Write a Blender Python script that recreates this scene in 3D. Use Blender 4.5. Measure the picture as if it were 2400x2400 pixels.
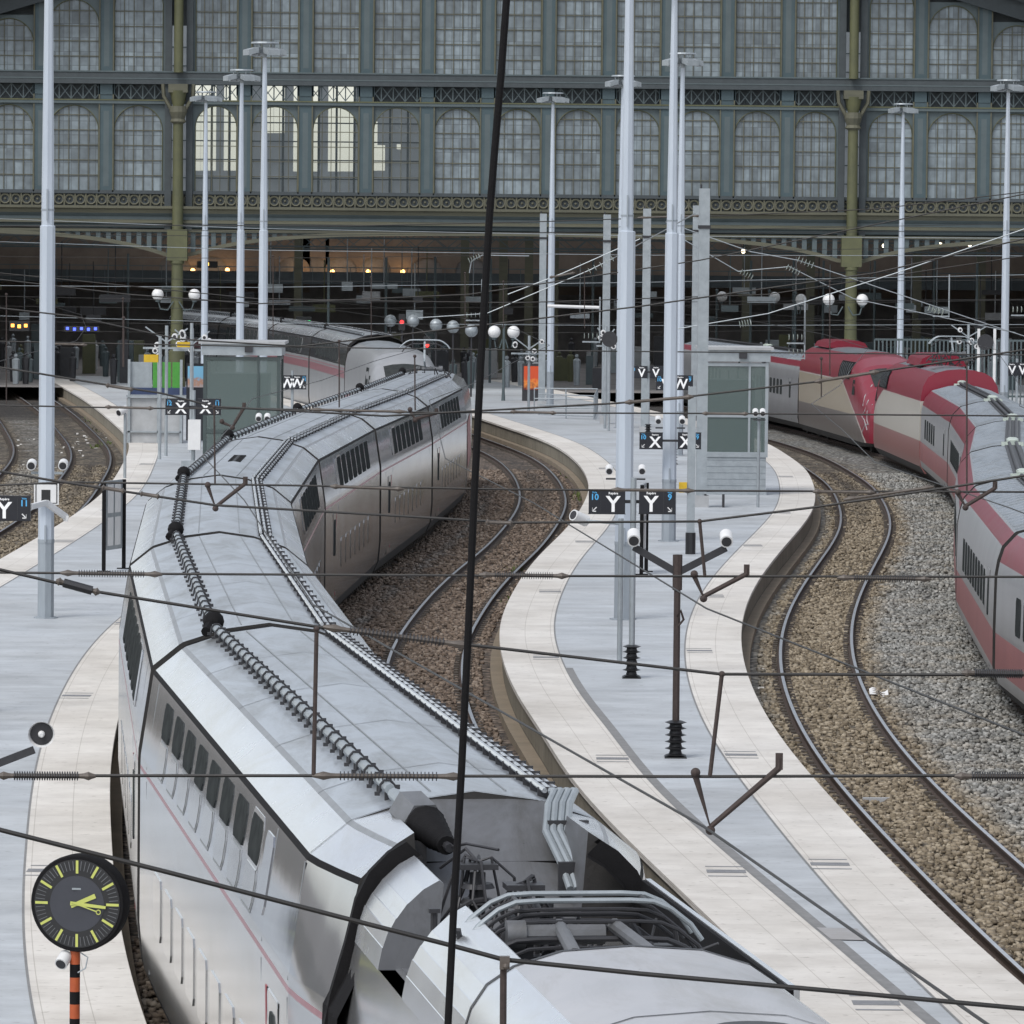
import bpy, math, random
import numpy as np
from mathutils import Matrix, Vector
random.seed(7)
for o in list(bpy.data.objects): bpy.data.objects.remove(o)
S = bpy.context.scene; COL = S.collection
R_ = math.radians
# ------------------------------------------------------------------ camera
F = 12500.0; H = 8.6
PITCH = math.atan(645 / F); ROLL = R_(.55)
CAMR = Matrix.Rotation(math.pi/2 - PITCH, 3, 'X') @ Matrix.Rotation(ROLL, 3, 'Z')
cd = bpy.data.cameras.new('camera'); cam = bpy.data.objects.new('camera', cd); COL.objects.link(cam)
cd.sensor_width = 36; cd.lens = F / 2400 * 36; cd.clip_start = .5; cd.clip_end = 6000
cam.location = (0, 0, H); cam.rotation_euler = CAMR.to_euler()
S.camera = cam
# ------------------------------------------------------------------ sky, sun, exposure
SUN_EL, SUN_AZ = R_(52), R_(215)
W = bpy.data.worlds.new('World'); S.world = W; W.use_nodes = True
nt = W.node_tree; bg = nt.nodes['Background']
sky = nt.nodes.new('ShaderNodeTexSky'); sky.sky_type = 'NISHITA'; sky.sun_disc = False
sky.sun_elevation = SUN_EL; sky.sun_rotation = SUN_AZ; sky.air_density = 1.0; sky.dust_density = 1.0; sky.ozone_density = 1.0
hs = nt.nodes.new('ShaderNodeHueSaturation'); hs.inputs['Saturation'].default_value = .34
nt.links.new(sky.outputs[0], hs.inputs['Color']); nt.links.new(hs.outputs[0], bg.inputs[0])
bg.inputs[1].default_value = .12
sl = bpy.data.lights.new('sun', 'SUN'); sl.energy = 1.15; sl.angle = R_(24); sl.color = (1, .97, .92)
so = bpy.data.objects.new('sun', sl); COL.objects.link(so)
sd = Vector((math.sin(SUN_AZ)*math.cos(SUN_EL), math.cos(SUN_AZ)*math.cos(SUN_EL), math.sin(SUN_EL)))
so.rotation_euler = sd.to_track_quat('Z', 'Y').to_euler(); so.location = (0, 0, 80)
S.view_settings.view_transform = 'Standard'; S.view_settings.look = 'None'; S.view_settings.gamma = 1
S.view_settings.exposure = .78
# ------------------------------------------------------------------ photogrammetry helpers: pixel of the photo -> point of the place
def _ray(px, py): return CAMR @ Vector(((px-1200)/F, (1200-py)/F, -1))
def G(px, py, z=0.):
    d = _ray(px, py); t = (z-H)/d.z; return d.x*t, d.y*t
def V(px, py, Y):
    d = _ray(px, py); t = Y/d.y; return d.x*t, H + d.z*t
def P3(px, py, Y):
    x, z = V(px, py, Y); return (x, Y, z)
def spl(pts):
    xs = np.array([p[0] for p in pts], float); ys = np.array([p[1] for p in pts], float); n = len(xs)
    h = np.diff(xs); A = np.eye(n); b = np.zeros(n)
    for i in range(1, n-1):
        A[i, i-1] = h[i-1]; A[i, i] = 2*(h[i-1]+h[i]); A[i, i+1] = h[i]
        b[i] = 6*((ys[i+1]-ys[i])/h[i] - (ys[i]-ys[i-1])/h[i-1])
    m = np.linalg.solve(A, b)
    def f(x):
        if x <= xs[0]:
            s = (ys[1]-ys[0])/h[0] - h[0]*(2*m[0]+m[1])/6; return float(ys[0] + s*(x-xs[0]))
        if x >= xs[-1]:
            s = (ys[-1]-ys[-2])/h[-1] + h[-1]*(m[-2]+2*m[-1])/6; return float(ys[-1] + s*(x-xs[-1]))
        i = int(np.searchsorted(xs, x)-1); t = x-xs[i]; u = xs[i+1]-x
        return float(m[i]*u**3/(6*h[i]) + m[i+1]*t**3/(6*h[i]) + (ys[i]/h[i]-m[i]*h[i]/6)*u + (ys[i+1]/h[i]-m[i+1]*h[i]/6)*t)
    return f
def off(f, d):
    def g(y):
        s = (f(y+.5)-f(y-.5)); return f(y) + d*math.sqrt(1+s*s)
    return g
T1 = spl([(14,3.6),(29,1.4),(32.5,.93),(37,.33),(41.2,-.24),(45,-.84),(54,-2.1),(61,-2.87),(71,-3.75),(79,-4.37),(92,-5.12),(103,-5.48),(112,-5.5),(121,-5.25),(136,-4.55),(155,-3.5),(171,-2.85),(185,-2.75),(197,-3.1),(210,-3.9),(225,-5.1),(236,-6.1),(254,-8.4),(272,-11.3),(300,-17),(330,-24)])
T2 = spl([(14,7.2),(37,3.7),(54,1.75),(62,.98),(70,.2),(79,-.55),(87,-1.0),(93,-1.33),(102,-1.65),(109,-1.72),(120,-1.48),(135,-.78),(147,-.02),(158,.53),(172,.97),(180,1.0),(197,.61),(210,-.16),(225,-1.7),(245,-4.0),(280,-9),(330,-18)])
T3 = spl([(20,10.6),(40,8.6),(62,6.88),(75,6.28),(85,5.97),(96,5.92),(107,6.2),(120,6.95),(131,7.88),(143,9.05),(158,10.45),(168,11.12),(176,11.5),(188,11.85),(200,11.82),(208,11.68),(225,10.7),(245,8.6),(280,4),(330,-3)])
T4 = spl([(20,15.5),(40,13.4),(62,11.7),(80,10.55),(96,10.3),(107,10.72),(120,11.4),(136,12.75),(154,14.45),(168,15.35),(180,15.8),(195,16.1),(205,15.95),(217,15.4),(235,14.1),(250,12.6),(270,10.1),(300,5.6),(330,1)])
T0 = spl([(20,-15.6),(90,-14.6),(130,-14.05),(150,-13.95),(165,-14.15),(184,-14.95),(197,-15.65),(210,-16.65),(228,-18.6),(260,-22.5),(300,-28),(330,-32)])
TM = off(T0, -3.75)
LR = off(T1, -1.62); LL = off(T0, 1.5); PL = off(T2, 1.55); PR = off(T3, -1.62)
PZ = .55; BZ = -.17
# ------------------------------------------------------------------ mesh builder
ORG = {}
class MB:
    def __init__(s): s.v = []; s.f = []; s.m = []; s.uv = None; s.k = 0
    def face(s, idx): s.f.append(tuple(idx)); s.m.append(s.k)
    def add(s, vs): n = len(s.v); s.v += [tuple(q) for q in vs]; return n
    def poly(s, vs): n = s.add(vs); s.face(range(n, n+len(vs)))
    def box(s, x0, x1, y0, y1, z0, z1, f=None):
        c = [(x0,y0,z0),(x1,y0,z0),(x1,y1,z0),(x0,y1,z0),(x0,y0,z1),(x1,y0,z1),(x1,y1,z1),(x0,y1,z1)]
        if f: c = [f(q) for q in c]
        n = s.add(c)
        for q in ((3,2,1,0),(4,5,6,7),(0,1,5,4),(1,2,6,5),(2,3,7,6),(3,0,4,7)): s.face([n+i for i in q])
    def beam(s, a, b, w, h=None):
        h = h or w; a = Vector(a); b = Vector(b); d = (b-a).normalized()
        up = Vector((0,0,1)) if abs(d.z) < .95 else Vector((0,1,0))
        x = d.cross(up).normalized(); u = x.cross(d); n = s.add([])
        for p in (a, b):
            s.v += [tuple(p + x*i*w/2 + u*j*h/2) for i, j in ((-1,-1),(1,-1),(1,1),(-1,1))]
        for q in ((3,2,1,0),(4,5,6,7),(0,1,5,4),(1,2,6,5),(2,3,7,6),(3,0,4,7)): s.face([n+i for i in q])
    def tube(s, path, r, n=8, cap=True):
        path = [Vector(p) for p in path]; rs = r if isinstance(r, (list, tuple)) else [r]*len(path)
        rings = []; ref = None
        for i, p in enumerate(path):
            d = (path[min(i+1, len(path)-1)] - path[max(i-1, 0)])
            d = d.normalized() if d.length > 1e-9 else Vector((0,0,1))
            if ref is None: ref = Vector((1,0,0)) if abs(d.x) < .8 else Vector((0,1,0))
            a = (ref - d*ref.dot(d)).normalized(); b = d.cross(a); ref = a
            rings.append(s.add([p + (a*math.cos(t) + b*math.sin(t))*rs[i] for t in [2*math.pi*k/n for k in range(n)]]))
        for i in range(len(rings)-1):
            for k in range(n):
                s.face((rings[i]+k, rings[i]+(k+1)%n, rings[i+1]+(k+1)%n, rings[i+1]+k))
        if cap:
            s.face([rings[0]+k for k in range(n)][::-1]); s.face([rings[-1]+k for k in range(n)])
    def sphere(s, c, r, n=14, m=9, sz=1.):
        rings = []
        for j in range(1, m):
            t = math.pi*j/m
            rings.append(s.add([(c[0]+r*math.sin(t)*math.cos(2*math.pi*k/n), c[1]+r*math.sin(t)*math.sin(2*math.pi*k/n), c[2]+r*sz*math.cos(t)) for k in range(n)]))
        a = s.add([(c[0],c[1],c[2]+r*sz)]); b = s.add([(c[0],c[1],c[2]-r*sz)])
        for k in range(n):
            s.face((a, rings[0]+k, rings[0]+(k+1)%n)); s.face((b, rings[-1]+(k+1)%n, rings[-1]+k))
            for j in range(len(rings)-1):
                s.face((rings[j]+k, rings[j+1]+k, rings[j+1]+(k+1)%n, rings[j]+(k+1)%n))
    def prism(s, pts, d):
        n = len(pts); a = s.add(pts); b = s.add([tuple(Vector(p)+Vector(d)) for p in pts])
        s.face(range(a, a+n)); s.face(reversed(range(b, b+n)))
        for i in range(n): s.face((a+i, b+i, b+(i+1)%n, a+(i+1)%n))
    def loft(s, secs, mats=None, closed=False, cap=False):
        bs = [s.add(q) for q in secs]; n = len(secs[0]); e = n if closed else n-1
        for i in range(len(bs)-1):
            for k in range(e):
                if mats: s.k = mats[k]
                s.face((bs[i]+k, bs[i]+(k+1)%n, bs[i+1]+(k+1)%n, bs[i+1]+k))
        if cap:
            s.face([bs[0]+k for k in range(n)][::-1]); s.face([bs[-1]+k for k in range(n)])
    def build(s, name, mats, parent=None, smooth=False, local=False, uv=None):
        me = bpy.data.meshes.new(name); vs = s.v
        if parent is not None and not local:
            o = ORG.get(parent.name, (0,0,0)); vs = [(a-o[0], b-o[1], c-o[2]) for a, b, c in vs]
        me.from_pydata(vs, [], s.f)
        for m in (mats if isinstance(mats, (list, tuple)) else [mats]): me.materials.append(m)
        if isinstance(mats, (list, tuple)) and len(mats) > 1: me.polygons.foreach_set('material_index', s.m)
        if smooth:
            me.polygons.foreach_set('use_smooth', [True]*len(s.f))
            try: me.set_sharp_from_angle(angle=R_(32))
            except Exception: pass
        if uv is not None:
            L = me.uv_layers.new(name='UVMap')
            li = np.empty(len(me.loops), int); me.loops.foreach_get('vertex_index', li)
            L.data.foreach_set('uv', np.array(uv, float)[li].ravel())
        me.update()
        ob = bpy.data.objects.new(name, me); COL.objects.link(ob)
        if parent is not None: ob.parent = parent; ORG[ob.name] = ORG.get(parent.name, (0,0,0))
        return ob
def thing(name, loc, label, cat, group=None, rz=0):
    o = bpy.data.objects.new(name, None); COL.objects.link(o); o.location = loc; o.rotation_euler = (0,0,rz); o.empty_display_size = .3
    ORG[o.name] = tuple(loc) if rz == 0 else (0,0,0)
    return tag(o, label, cat, group)
def tag(o, label, cat, group=None):
    o['label'] = label; o['category'] = cat
    if group: o['group'] = group
    return o
def struct(o, label=None, cat=None):
    o['kind'] = 'structure'
    if label: o['label'] = label
    if cat: o['category'] = cat
    return o
def copy_tree(o, parent=None):
    c = o.copy(); COL.objects.link(c)
    if parent is not None: c.parent = parent
    for ch in list(o.children): copy_tree(ch, c)
    return c
# ------------------------------------------------------------------ materials
def newmat(name):
    m = bpy.data.materials.new(name); m.use_nodes = True; return m, m.node_tree.nodes, m.node_tree.links
def mat(name, c, rough=.6, metal=0., c2=None, sc=6., amt=.6, bump=0., bsc=60., coord='pos', stretch=(1,1,1), spec=None, detail=5, rvar=0., grime=0., specks=0.):
    m, N, L = newmat(name); b = N['Principled BSDF']
    b.inputs['Roughness'].default_value = rough; b.inputs['Metallic'].default_value = metal
    if spec is not None: b.inputs['Specular IOR Level'].default_value = spec
    if c2 is None: c2 = tuple(q*.72 for q in c)
    if coord == 'pos': g = N.new('ShaderNodeNewGeometry').outputs['Position']
    else: g = N.new('ShaderNodeTexCoord').outputs['UV' if coord == 'uv' else 'Object']
    mp = N.new('ShaderNodeMapping'); mp.inputs['Scale'].default_value = stretch; L.new(g, mp.inputs[0])
    n = N.new('ShaderNodeTexNoise'); n.inputs['Scale'].default_value = sc; n.inputs['Detail'].default_value = detail; n.inputs['Roughness'].default_value = .65
    L.new(mp.outputs[0], n.inputs['Vector'])
    r = N.new('ShaderNodeValToRGB'); r.color_ramp.elements[0].position = .5-.28*min(1, 1.2-amt*.6); r.color_ramp.elements[1].position = .72
    r.color_ramp.elements[0].color = (*c2, 1); r.color_ramp.elements[1].color = (*c, 1)
    L.new(n.outputs[0], r.inputs[0]); L.new(r.outputs[0], b.inputs['Base Color'])
    if grime:
        mg_ = N.new('ShaderNodeMapping'); mg_.inputs['Scale'].default_value = (1.2, .35, 1.2); L.new(g, mg_.inputs[0])
        n3 = N.new('ShaderNodeTexNoise'); n3.inputs['Scale'].default_value = 1.3; n3.inputs['Detail'].default_value = 9; n3.inputs['Roughness'].default_value = .74; n3.inputs['Distortion'].default_value = .6; L.new(mg_.outputs[0], n3.inputs['Vector'])
        r3 = N.new('ShaderNodeValToRGB'); r3.color_ramp.elements[0].position = .33; r3.color_ramp.elements[1].position = .56; k_ = 1-grime; r3.color_ramp.elements[0].color = (k_*1.03, k_, k_*.94, 1); r3.color_ramp.elements[1].color = (1,1,1,1); L.new(n3.outputs[0], r3.inputs[0])
        mm_ = N.new('ShaderNodeMix'); mm_.data_type = 'RGBA'; mm_.blend_type = 'MULTIPLY'; mm_.inputs['Factor'].default_value = 1; L.new(r.outputs[0], mm_.inputs['A']); L.new(r3.outputs[0], mm_.inputs['B']); L.new(mm_.outputs['Result'], b.inputs['Base Color'])
    if specks:
        n6 = N.new('ShaderNodeTexNoise'); n6.inputs['Scale'].default_value = 5.5; n6.inputs['Detail'].default_value = 5; n6.inputs['Roughness'].default_value = .8; L.new(g, n6.inputs['Vector'])
        r6 = N.new('ShaderNodeValToRGB'); r6.color_ramp.elements[0].position = specks; r6.color_ramp.elements[1].position = specks+.012; r6.color_ramp.elements[0].color = (1,1,1,1); r6.color_ramp.elements[1].color = (.18,.16,.15,1); L.new(n6.outputs[0], r6.inputs[0])
        m6 = N.new('ShaderNodeMix'); m6.data_type = 'RGBA'; m6.blend_type = 'MULTIPLY'; m6.inputs['Factor'].default_value = 1; L.new(b.inputs['Base Color'].links[0].from_socket, m6.inputs['A']); L.new(r6.outputs[0], m6.inputs['B']); L.new(m6.outputs['Result'], b.inputs['Base Color'])
    if rvar:
        mr = N.new('ShaderNodeMapRange'); mr.inputs['To Min'].default_value = max(.02, rough-rvar); mr.inputs['To Max'].default_value = rough+rvar
        L.new(n.outputs[0], mr.inputs['Value']); L.new(mr.outputs[0], b.inputs['Roughness'])
    if bump:
        n2 = N.new('ShaderNodeTexNoise'); n2.inputs['Scale'].default_value = bsc; n2.inputs['Detail'].default_value = 3
        L.new(mp.outputs[0], n2.inputs['Vector'])
        bp = N.new('ShaderNodeBump'); bp.inputs['Strength'].default_value = bump; bp.inputs['Distance'].default_value = .02
        L.new(n2.outputs[0], bp.inputs['Height']); L.new(bp.outputs[0], b.inputs['Normal'])
    return m
def emit(name, c, s):
    m, N, L = newmat(name); b = N['Principled BSDF']; b.inputs['Base Color'].default_value = (*[min(1, q) for q in c], 1)
    b.inputs['Emission Color'].default_value = (*c, 1); b.inputs['Emission Strength'].default_value = s; return m
def ballast_mat(island=False):
    m, N, L = newmat('ballast_stone' if island else 'ballast'); b = N['Principled BSDF']; b.inputs['Roughness'].default_value = .9
    g = N.new('ShaderNodeNewGeometry').outputs['Position']
    v = N.new('ShaderNodeTexVoronoi'); v.inputs['Scale'].default_value = 7.5; L.new(g, v.inputs['Vector'])
    sx = N.new('ShaderNodeSeparateColor'); L.new(v.outputs['Color'], sx.inputs[0])
    rnd_ = N.new('ShaderNodeNewGeometry').outputs['Random Per Island'] if island else sx.outputs[0]
    def ramp(cols):
        r = N.new('ShaderNodeValToRGB'); e = r.color_ramp.elements
        e[0].color = (*cols[0], 1); e[1].color = (*cols[-1], 1)
        for i, c in enumerate(cols[1:-1]): q = e.new((i+1)/(len(cols)-1)); q.color = (*c, 1)
        L.new(rnd_, r.inputs[0]); return r
    grey = ramp([(.13,.13,.122),(.22,.22,.208),(.29,.288,.272),(.40,.398,.378)])
    brown = ramp([(.115,.09,.06),(.20,.162,.112),(.27,.222,.158),(.37,.315,.235)])
    red = ramp([(.08,.058,.043),(.145,.107,.08),(.20,.15,.115),(.28,.225,.18)])
    at = N.new('ShaderNodeAttribute'); at.attribute_name = 'stain_tint'; s3 = N.new('ShaderNodeSeparateXYZ'); L.new(at.outputs['Vector'], s3.inputs[0])
    n = N.new('ShaderNodeTexNoise'); n.inputs['Scale'].default_value = .55; n.inputs['Detail'].default_value = 6; n.inputs['Roughness'].default_value = .7; L.new(g, n.inputs['Vector'])
    def mixw(a, bb, w):
        ad = N.new('ShaderNodeMath'); ad.operation = 'MULTIPLY_ADD'; L.new(n.outputs[0], ad.inputs[0]); ad.inputs[1].default_value = 2.4; 
        sb = N.new('ShaderNodeMath'); sb.operation = 'MULTIPLY_ADD'; L.new(w, sb.inputs[0]); sb.inputs[1].default_value = 1.9; sb.inputs[2].default_value = -1.65
        L.new(sb.outputs[0], ad.inputs[2]); ad.use_clamp = True
        x = N.new('ShaderNodeMix'); x.data_type = 'RGBA'; L.new(ad.outputs[0], x.inputs['Factor']); L.new(a, x.inputs['A']); L.new(bb, x.inputs['B']); return x.outputs['Result']
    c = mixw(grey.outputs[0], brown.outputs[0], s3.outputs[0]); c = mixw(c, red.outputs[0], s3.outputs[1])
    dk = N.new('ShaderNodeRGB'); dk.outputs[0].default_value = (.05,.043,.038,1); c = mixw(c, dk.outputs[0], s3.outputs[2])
    if island: L.new(c, b.inputs['Base Color']); return m
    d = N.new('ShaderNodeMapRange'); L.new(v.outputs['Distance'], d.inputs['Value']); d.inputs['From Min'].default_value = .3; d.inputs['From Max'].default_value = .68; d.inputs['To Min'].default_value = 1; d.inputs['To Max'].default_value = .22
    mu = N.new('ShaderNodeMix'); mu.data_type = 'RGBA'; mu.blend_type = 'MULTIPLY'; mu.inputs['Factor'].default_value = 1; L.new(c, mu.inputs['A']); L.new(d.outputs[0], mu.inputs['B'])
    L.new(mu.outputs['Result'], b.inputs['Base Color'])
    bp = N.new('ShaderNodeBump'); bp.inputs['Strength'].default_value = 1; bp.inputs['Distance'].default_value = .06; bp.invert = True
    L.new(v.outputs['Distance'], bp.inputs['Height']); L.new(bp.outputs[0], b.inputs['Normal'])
    return m
def slab_mat(name, c, c2, sx, sy, line, mortar=.006, rough=.75, stain_tint=.5, ssc=1.2, st=(1,1,1)):
    m, N, L = newmat(name); b = N['Principled BSDF']; b.inputs['Roughness'].default_value = rough
    uv = N.new('ShaderNodeTexCoord').outputs['UV']
    br = N.new('ShaderNodeTexBrick'); br.offset = 0; br.inputs['Scale'].default_value = 1; br.inputs['Mortar Size'].default_value = mortar
    br.inputs['Brick Width'].default_value = sx; br.inputs['Row Height'].default_value = sy; br.inputs['Color1'].default_value = (*c, 1); br.inputs['Color2'].default_value = (*[q*.965 for q in c], 1); br.inputs['Mortar'].default_value = (*line, 1)
    L.new(uv, br.inputs['Vector'])
    g = N.new('ShaderNodeNewGeometry').outputs['Position']; mp = N.new('ShaderNodeMapping'); mp.inputs['Scale'].default_value = st; L.new(g, mp.inputs[0])
    n = N.new('ShaderNodeTexNoise'); n.inputs['Scale'].default_value = ssc; n.inputs['Detail'].default_value = 8; n.inputs['Roughness'].default_value = .7; L.new(mp.outputs[0], n.inputs['Vector'])
    r = N.new('ShaderNodeValToRGB'); r.color_ramp.elements[0].position = .3; r.color_ramp.elements[1].position = .62
    r.color_ramp.elements[0].color = (*[1-stain_tint*(1-q/p) for q, p in zip(c2, c)], 1); r.color_ramp.elements[1].color = (1,1,1,1); L.new(n.outputs[0], r.inputs[0])
    n4 = N.new('ShaderNodeTexNoise'); n4.inputs['Scale'].default_value = 7.; n4.inputs['Detail'].default_value = 3; L.new(g, n4.inputs['Vector'])
    n5 = N.new('ShaderNodeTexNoise'); n5.inputs['Scale'].default_value = .16; n5.inputs['Detail'].default_value = 7; n5.inputs['Roughness'].default_value = .65; L.new(g, n5.inputs['Vector'])
    def rr_(q, p0, p1, lo):
        x = N.new('ShaderNodeValToRGB'); x.color_ramp.elements[0].position = p0; x.color_ramp.elements[1].position = p1; x.color_ramp.elements[0].color = (lo, lo*.985, lo*.965, 1); x.color_ramp.elements[1].color = (1,1,1,1); L.new(q.outputs[0], x.inputs[0]); return x.outputs[0]
    def mu_(A, B):
        x = N.new('ShaderNodeMix'); x.data_type = 'RGBA'; x.blend_type = 'MULTIPLY'; x.inputs['Factor'].default_value = 1; L.new(A, x.inputs['A']); L.new(B, x.inputs['B']); return x.outputs['Result']
    cc = mu_(mu_(mu_(br.outputs[0], r.outputs[0]), rr_(n4, .27, .36, .72)), rr_(n5, .38, .58, .86))
    L.new(cc, b.inputs['Base Color'])
    mr = N.new('ShaderNodeMapRange'); mr.inputs['To Min'].default_value = rough-.25; mr.inputs['To Max'].default_value = rough+.12; L.new(n.outputs[0], mr.inputs['Value']); L.new(mr.outputs[0], b.inputs['Roughness'])
    return m
MT = dict(
 ballast=ballast_mat(), stone=ballast_mat(True),
 ground=mat('ground', (.2,.18,.16), .9, sc=.4, bump=.3, bsc=8),
 asphalt=slab_mat('platform_asphalt', (.50,.53,.56), (.33,.35,.37), 6., 60., (.38,.40,.42), .014, .6, 1.0, .9, (.7,1.3,1)),
 cream=slab_mat('cream_paving', (.70,.672,.63), (.52,.49,.45), 1.2, .52, (.50,.47,.43), .006, .78, .8, 1.1),
 drain=mat('drain_gap', (.24,.24,.24), .8),
 wall=slab_mat('platform_wall', (.24,.215,.17), (.13,.12,.09), .9, .4, (.1,.09,.075), .012, .9, .9, 1.4),
 ledge=mat('trough_concrete', (.25,.2,.145), .9, c2=(.17,.14,.1), sc=1.2, bump=.2),
 grate=mat('grate_metal', (.3,.3,.31), .5, .4),
 rail=mat('rail_side', (.075,.052,.042), .8, .2, sc=20, bump=.2),
 railtop=mat('rail_head', (.55,.57,.6), .28, .95, c2=(.4,.4,.42), sc=3),
 sleeper=mat('sleeper_wood', (.085,.07,.058), .9, sc=9, bump=.4, bsc=40),
 pole=mat('mast_paint', (.47,.52,.585), .42, c2=(.40,.45,.515), sc=1.4, stretch=(3,3,.5), amt=.4, bump=.03),
 poledk=mat('mast_base_paint', (.30,.335,.37), .55, c2=(.24,.27,.3), sc=3, stretch=(3,3,.5)),
 galv=mat('galvanised_steel', (.36,.395,.42), .45, .35, c2=(.27,.3,.32), sc=4, bump=.05),
 black=mat('black_paint', (.018,.018,.02), .45),
 dark=mat('dark_steel', (.045,.045,.05), .5, .3),
 rubber=mat('rubber', (.011,.0105,.0115), .8, spec=.15, sc=12, bump=.15),
 wire=mat('wire_copper', (.045,.042,.04), .55, .5, c2=(.03,.03,.03)),
 rust=mat('rusty_steel', (.075,.055,.05), .75, .3, c2=(.045,.035,.032), sc=20, bump=.15),
 brass=mat('rod_insulator', (.115,.095,.08), .5, c2=(.07,.058,.05), sc=12, bump=.1),
 white=mat('white_paint', (.72,.72,.72), .4, c2=(.62,.62,.62), sc=3), lettering=mat('white_lettering', (.88,.88,.88), .5, c2=(.84,.84,.84)),
 globe=mat('opal_globe', (.74,.74,.74), .3, c2=(.66,.66,.66), sc=3),
 silver=mat('silver_bodyside', (.55,.555,.565), .13, .74, c2=(.44,.445,.455), sc=.9, bump=.03, bsc=1.2, coord='obj', rvar=.04, detail=6, grime=.2),
 silver2=mat('silver_windowband', (.46,.485,.525), .1, .85, c2=(.39,.41,.45), sc=.9, bump=.07, bsc=1.3, coord='obj', rvar=.04),
 shoulder=mat('shoulder_panel', (.62,.645,.68), .26, .7, c2=(.54,.56,.60), sc=1.2, bump=.04, bsc=3, coord='obj', rvar=.06, grime=.14),
 roof=mat('roof_panel', (.50,.53,.565), .36, .62, c2=(.42,.455,.495), sc=1.0, bump=.06, bsc=5, coord='obj', stretch=(.5,5,1), rvar=.07, detail=7, grime=.42),
 roofline=mat('roof_seam', (.3,.315,.33), .5, .3),
 pink=mat('pink_stripe', (.44,.2,.23), .3, .4),
 redmark=mat('door_red', (.3,.06,.07), .4),
 skirt=mat('underframe', (.032,.03,.029), .8, sc=5, bump=.3, bsc=20),
 glass=mat('train_glass', (.055,.06,.06), .3, 0, spec=0., c2=(.032,.035,.036), sc=6, bump=.06, bsc=3., coord='obj'),
 endplate=mat('end_plate', (.175,.18,.195), .5, .3, c2=(.14,.145,.155), sc=5, coord='obj', grime=.35, specks=.685),
 roofgrey=mat('front_roof_paint', (.46,.455,.47), .36, .2, c2=(.39,.395,.415), sc=1.5, coord='obj', bump=.05, bsc=3, grime=.3, specks=.70),
 whitecar=mat('white_bodyside', (.33,.335,.345), .3, .15, c2=(.26,.265,.275), sc=1.2, coord='obj'),
 maroon=mat('maroon_paint', (.20,.012,.03), .33, 0, spec=.3, c2=(.15,.01,.022), sc=1.0, coord='obj', bump=.03, bsc=3, rvar=.06),
 pinkred=mat('faded_maroon', (.34,.13,.135), .4, .1, c2=(.27,.1,.105), sc=1.0, coord='obj'),
 tsilver=mat('grey_bodyside', (.40,.405,.42), .3, .5, c2=(.32,.325,.34), sc=1.2, coord='obj', bump=.04, bsc=2),
 tcream=mat('champagne_bodyside', (.52,.46,.38), .35, .3, c2=(.44,.39,.33), sc=1.2, coord='obj'),
 mirror=mat('mirror_window', (.50,.505,.51), .1, .9, c2=(.43,.44,.45), sc=2, coord='obj', bump=.05, bsc=2),
 troof=mat('ribbed_grey_roof', (.30,.325,.355), .32, .5, c2=(.22,.245,.275), sc=1.3, coord='obj', rvar=.1, grime=.3),
 olive=mat('olive_ironwork', (.105,.108,.05), .6, c2=(.07,.074,.038), sc=1.5),
 pilaster=mat('teal_ironwork', (.056,.088,.10), .6, c2=(.042,.068,.078), sc=1.2),
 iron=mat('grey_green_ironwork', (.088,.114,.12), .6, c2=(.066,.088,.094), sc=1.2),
 irondk=mat('hazed_dark_ironwork', (.056,.068,.074), .7, c2=(.04,.049,.054), sc=2),  # this and the iron above are lightened: distance haze put into the colour
 ledgeir=mat('ledge_ironwork', (.115,.112,.075), .7, c2=(.075,.075,.055), sc=1.4, stretch=(.3,1,2)),
 hallwall=mat('brown_stone', (.20,.16,.13), .85, c2=(.13,.10,.08), sc=.8),
 halldark=mat('dark_hall', (.22,.205,.2), .9, c2=(.10,.095,.09), sc=.7),
 concrete=mat('grey_concrete', (.42,.43,.44), .7, sc=2, bump=.1),
 green=mat('grey_green_cabin', (.055,.075,.075), .3, c2=(.04,.056,.057), sc=2.5),
 yellow=mat('yellow_plate', (.65,.42,.02), .5),
 orange=mat('orange_paint', (.42,.085,.02), .55, c2=(.34,.065,.018), sc=8),
 limehand=mat('lime_paint', (.52,.55,.14), .5, c2=(.45,.48,.12), sc=10),
 clockface=mat('clock_face', (.045,.048,.06), .4, c2=(.038,.04,.05), sc=6),
 signblk=mat('sign_panel', (.012,.013,.02), .35),
 signblue=mat('sign_blue', (.09,.42,.75), .4, c2=(.08,.38,.7)),
 porcelain=mat('porcelain', (.5,.56,.5), .25),
)
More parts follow.
